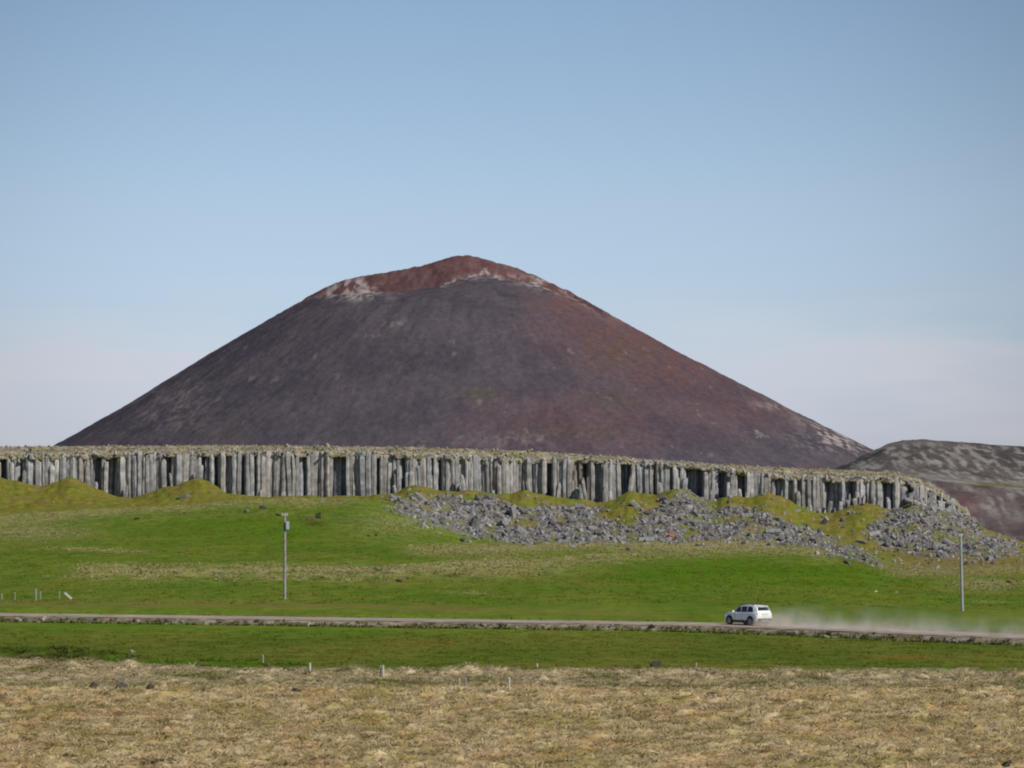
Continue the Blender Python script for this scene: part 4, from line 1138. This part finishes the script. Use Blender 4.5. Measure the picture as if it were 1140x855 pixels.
post(16.5, 668, 9, PG, 'faint grey fence post second from the left edge beyond the road', LG)
post(40, 668, 13, PG, 'light fence post tallest of the row at the left beyond the road', LG, rad=1.5)
post(45, 667, 9, PG, 'thin grey fence post just right of the tallest light one beyond the road', LG)
post(66, 667, 9, PG, 'faint grey fence post left of the fallen white board beyond the road', LG)
x, y, z = spot(76, 667)
bd = box('board', (0, 0, 0), (.95, .05, .22), M_POST, None, .01); bd.location = (x, y, z + .32); bd.rotation_euler = (0, R(42), R(10))
tag(bd, 'white board leaning down to the right beside the left hand fence posts', 'board')
rx, ry = np.interp(19.6, sarc[::1], ROADC[:, 0]), 0
xm = 552 / F * 281.0
mk = post(1122, 699, 8, post_mesh(M_MARK, 'marker_post'), 'small white marker post on the far edge of the road at the right', None, name='marker_post', cat='marker post', rad=1.2)
k_ = int(np.argmin(np.abs(ROADC[:, 0] / ROADC[:, 1] - 552 / F)))
mk.location = (ROADC[k_, 0] - nrm[k_, 0] * 3.6, ROADC[k_, 1] - nrm[k_, 1] * 3.6, ZR - .15)

# ------------------------------------------------------------------ single rocks
def lone(px, py, wpx, hpx, mat, label, name='rock', cat='rock', group=None, b=None):
    x, y, z = spot(px, py)
    k_ = y / F
    bi = b if b is not None else random.choice((0, 2, 4, 6, 8, 10))
    me = ROCK_ME[bi]
    o = place_rock(name, me, (x, y + hpx * k_ * .4, z + hpx * k_ * .22), (wpx * k_, max(wpx, hpx) * k_ * .8, hpx * k_ * 1.25), label, cat, group, tilt=(random.uniform(-.2, .2), random.uniform(-.2, .2), random.uniform(0, 6)), mat=mat)
    return o
lone(292, 567, 12, 5, M_ROCK_DARK, 'dark rock high on the green slope left of the pole top')
lone(274, 571, 8, 7, M_ROCK, 'grey rock on the upper green slope, left of the dark one')
lone(312, 574, 12, 4, M_ROCK_BROWN, 'flat brown rock behind the top of the transformer pole')
lone(346, 579, 15, 4, M_ROCK_BROWN, 'reddish brown bare earth lump on the slope right of the pole top', 'earth_mound', 'earth mound')
lone(354, 577, 9, 7, M_ROCK_DARK, 'black rock lying on the right of the reddish earth lump')
lone(447, 648, 15, 4, M_ROCK_BROWN, 'bare brown earth scar in the middle of the grassy bank', 'earth_mound', 'earth mound')
lone(453, 645, 8, 4, M_ROCK_DARK, 'dark rock at the right end of the brown earth scar on the bank')
lone(410, 597, 4, 3, M_ROCK_DARK, 'tiny dark stone, left one of two on the yellowish slope', 'stone', 'stone')
lone(419, 597, 4, 3, M_ROCK_DARK, 'tiny dark stone, right one of two on the yellowish slope', 'stone', 'stone')
lone(205, 572, 5, 3, M_ROCK_DARK, 'small dark stone on the left slope under the grass fan', 'stone', 'stone')
lone(152, 578, 9, 3, M_ROCK_DARK, 'low dark stone on the crest of the left slope', 'stone', 'stone')
lone(199, 556, 9, 4, M_ROCK_DARK, 'dark rock at the foot of the grass fan under the left cliff', 'rock')
lone(206, 555, 10, 6, M_ROCK, 'pale grey rock at the foot of the grass fan under the left cliff', 'rock')
lone(748, 599, 8, 7, M_ROCK_RED, 'red stone at the lower edge of the grey scree', 'rock')
lone(1126, 650, 11, 6, M_ROCK_BROWN, 'brown rock on the green slope at the right edge', 'rock')
lone(1106, 648, 6, 4, M_ROCK, 'small grey rock left of the brown one near the right edge', 'rock')
lone(731, 742, 21, 7, M_ROCK_DARK, 'dark mossy rock hump at the top edge of the straw field', 'rock')
lone(104, 766, 9, 7, M_ROCK_DARK, 'dark rock leftmost of three in the damp hollow at the left', 'rock')
lone(136, 768, 15, 8, M_ROCK_DARK, 'largest dark rock, middle of three in the damp hollow at the left', 'rock')
lone(167, 767, 13, 6, M_ROCK_DARK, 'low dark rock rightmost of three in the damp hollow at the left', 'rock')
lone(135, 758, 9, 5, M_ROCK, 'grey rock just behind the three dark ones in the hollow', 'rock')
lone(330, 770, 13, 7, M_ROCK_DARK, 'lone dark rock at the crest of the straw field left of the tall white post', 'rock')
lone(1122, 852, 17, 10, M_ROCK_DARK, 'black rock at the bottom right corner of the straw field', 'rock')
lone(956, 850, 12, 7, M_ROCK_DARK, 'dark rock low in the straw field left of the corner rock', 'rock')
lone(793, 776, 20, 6, M_ROCK_DARK, 'flat dark rock in the straw field below the car', 'rock')
lone(148, 727, 11, 4, M_ROCK_PALE, 'pale stone on the green strip at the left above the straw field', 'stone', 'stone')
lone(975, 659, 5, 2, M_ROCK_PALE, 'small pale stone in the green field, left one of a pair', 'stone', 'stone')
lone(998, 660, 6, 2, M_ROCK_PALE, 'small pale stone in the green field, right one of a pair', 'stone', 'stone')
lone(152, 691, 4, 4, M_ROCK_PALE, 'single whitish stone standing on the near road bank at the left', 'stone', 'stone')
lone(59, 560, 4, 3, M_ROCK_PALE, 'whitish stone on the grass slope under the far left columns', 'stone', 'stone')

# ------------------------------------------------------------------ light, sky, camera
SUN_EL, SUN_AZ = R(40), math.atan2(.75, -.66)    # azimuth from +Y towards +X
w_ = bpy.data.worlds.new('World'); SC.world = w_; w_.use_nodes = True
nt = w_.node_tree; nt.nodes.clear()
out = nt.nodes.new('ShaderNodeOutputWorld'); bg = nt.nodes.new('ShaderNodeBackground'); bg.inputs['Strength'].default_value = .10
sky = nt.nodes.new('ShaderNodeTexSky'); sky.sky_type = 'NISHITA'; sky.sun_disc = False
sky.sun_elevation = SUN_EL; sky.sun_rotation = SUN_AZ; sky.air_density = 1.0; sky.dust_density = .6; sky.ozone_density = 1.5
nt.links.new(bg.outputs[0], out.inputs[0])
tc = nt.nodes.new('ShaderNodeTexCoord')
sp = nt.nodes.new('ShaderNodeSeparateXYZ'); nt.links.new(tc.outputs['Generated'], sp.inputs[0])
rp = nt.nodes.new('ShaderNodeValToRGB'); nt.links.new(sp.outputs['Z'], rp.inputs['Fac'])
def lin(c): return tuple(((v / 255 + .055) / 1.055) ** 2.4 for v in c)
e = rp.color_ramp.elements
base = {.1311: (.3552, .504, .6258), .1047: (.4123, .5632, .6445), .0784: (.479, .6153, .6332), .052: (.555, .65, .584), .0388: (.5853, .645, .5372), .0256: (.594, .6127, .4767), .0124: (.553, .542, .4066), 0: (.46, .445, .34)}
want = {.1311: (143, 172, 204), .1047: (156, 184, 212), .0784: (172, 197, 220), .052: (182, 203, 222), .0388: (187, 204, 220), .0256: (191, 202, 216), .0124: (193, 199, 211), 0: (194, 198, 208)}
e[0].position = 0.0; e[1].position = .4; e[1].color = (.78, .82, .90, 1)
for z_ in base:
    c_ = tuple(w0 / b0 for w0, b0 in zip(lin(want[z_]), base[z_])) + (1,)
    if z_ == 0: e[0].color = c_
    else:
        q = e.new(z_); q.color = c_
mx = nt.nodes.new('ShaderNodeMix'); mx.data_type = 'RGBA'; mx.blend_type = 'MULTIPLY'; mx.inputs[0].default_value = 1
nt.links.new(sky.outputs[0], mx.inputs[6]); nt.links.new(rp.outputs[0], mx.inputs[7])
# thin haze clouds low over the horizon
mp = nt.nodes.new('ShaderNodeMapping'); mp.inputs['Scale'].default_value = (9, 9, 48); nt.links.new(tc.outputs['Generated'], mp.inputs[0])
nz = nt.nodes.new('ShaderNodeTexNoise'); nz.inputs['Scale'].default_value = 1.0; nz.inputs['Detail'].default_value = 4; nt.links.new(mp.outputs[0], nz.inputs['Vector'])
cr = nt.nodes.new('ShaderNodeMapRange'); cr.inputs['From Min'].default_value = .40; cr.inputs['From Max'].default_value = .62; nt.links.new(nz.outputs['Fac'], cr.inputs['Value'])
fd = nt.nodes.new('ShaderNodeMapRange'); fd.inputs['From Min'].default_value = .058; fd.inputs['From Max'].default_value = .042; nt.links.new(sp.outputs['Z'], fd.inputs['Value'])
ml = nt.nodes.new('ShaderNodeMath'); ml.operation = 'MULTIPLY'; nt.links.new(cr.outputs[0], ml.inputs[0]); nt.links.new(fd.outputs[0], ml.inputs[1])
m2 = nt.nodes.new('ShaderNodeMath'); m2.operation = 'MULTIPLY'; m2.inputs[1].default_value = .6; nt.links.new(ml.outputs[0], m2.inputs[0])
mc = nt.nodes.new('ShaderNodeMix'); mc.data_type = 'RGBA'; nt.links.new(m2.outputs[0], mc.inputs[0]); nt.links.new(mx.outputs[2], mc.inputs[6])
ax_ = nt.nodes.new('ShaderNodeMath'); ax_.operation = 'ABSOLUTE'; nt.links.new(sp.outputs['X'], ax_.inputs[0])
am = nt.nodes.new('ShaderNodeMapRange'); am.inputs['From Min'].default_value = .03; am.inputs['From Max'].default_value = .11; am.inputs['To Min'].default_value = .25; nt.links.new(ax_.outputs[0], am.inputs['Value'])
m3 = nt.nodes.new('ShaderNodeMath'); m3.operation = 'MULTIPLY'; nt.links.new(m2.outputs[0], m3.inputs[0]); nt.links.new(am.outputs[0], m3.inputs[1]); nt.links.new(m3.outputs[0], mc.inputs[0])
mc.inputs[7].default_value = (6.5, 6.5, 7.0, 1)
# lens vignette put into the sky colour: darker away from the mountain
vd = nt.nodes.new('ShaderNodeVectorMath'); vd.operation = 'DOT_PRODUCT'; nt.links.new(tc.outputs['Generated'], vd.inputs[0]); vd.inputs[1].default_value = Vector((-.005, 1, .06)).normalized()
vr = nt.nodes.new('ShaderNodeMapRange'); vr.interpolation_type = 'SMOOTHSTEP'; nt.links.new(vd.outputs['Value'], vr.inputs['Value'])
vr.inputs['From Min'].default_value = .982; vr.inputs['From Max'].default_value = 1.0; vr.inputs['To Min'].default_value = .74; vr.inputs['To Max'].default_value = 1.02
vs_ = nt.nodes.new('ShaderNodeVectorMath'); vs_.operation = 'SCALE'; nt.links.new(mc.outputs[2], vs_.inputs[0]); nt.links.new(vr.outputs[0], vs_.inputs['Scale'])
nt.links.new(vs_.outputs[0], bg.inputs['Color'])

sl = bpy.data.lights.new('sun', 'SUN'); sl.energy = 4.0; sl.angle = R(.53); sl.color = (1, .95, .87)
so_ = bpy.data.objects.new('sun', sl); COL.objects.link(so_)
sd = Vector((math.sin(SUN_AZ) * math.cos(SUN_EL), math.cos(SUN_AZ) * math.cos(SUN_EL), math.sin(SUN_EL)))
so_.rotation_euler = sd.to_track_quat('Z', 'Y').to_euler(); so_.location = (200, -200, 300)

cam = bpy.data.cameras.new('camera'); co = bpy.data.objects.new('camera', cam); COL.objects.link(co)
cam.sensor_width = 36; cam.lens = 36 * F / 1140; cam.clip_start = 1; cam.clip_end = 30000
cam.shift_y = (HY - 427.5) / 1140
co.location = (0, 0, 0); co.rotation_euler = (R(90), 0, 0)
SC.camera = co
SC.render.resolution_x = 1024; SC.render.resolution_y = 768
SC.view_settings.view_transform = 'Standard'; SC.view_settings.look = 'None'; SC.view_settings.exposure = 0; SC.view_settings.gamma = 1
SC.render.engine = 'CYCLES'
SC.cycles.filter_width = 2.0
SC.cycles.max_bounces = 6; SC.cycles.volume_bounces = 2
SC.cycles.use_denoising = True
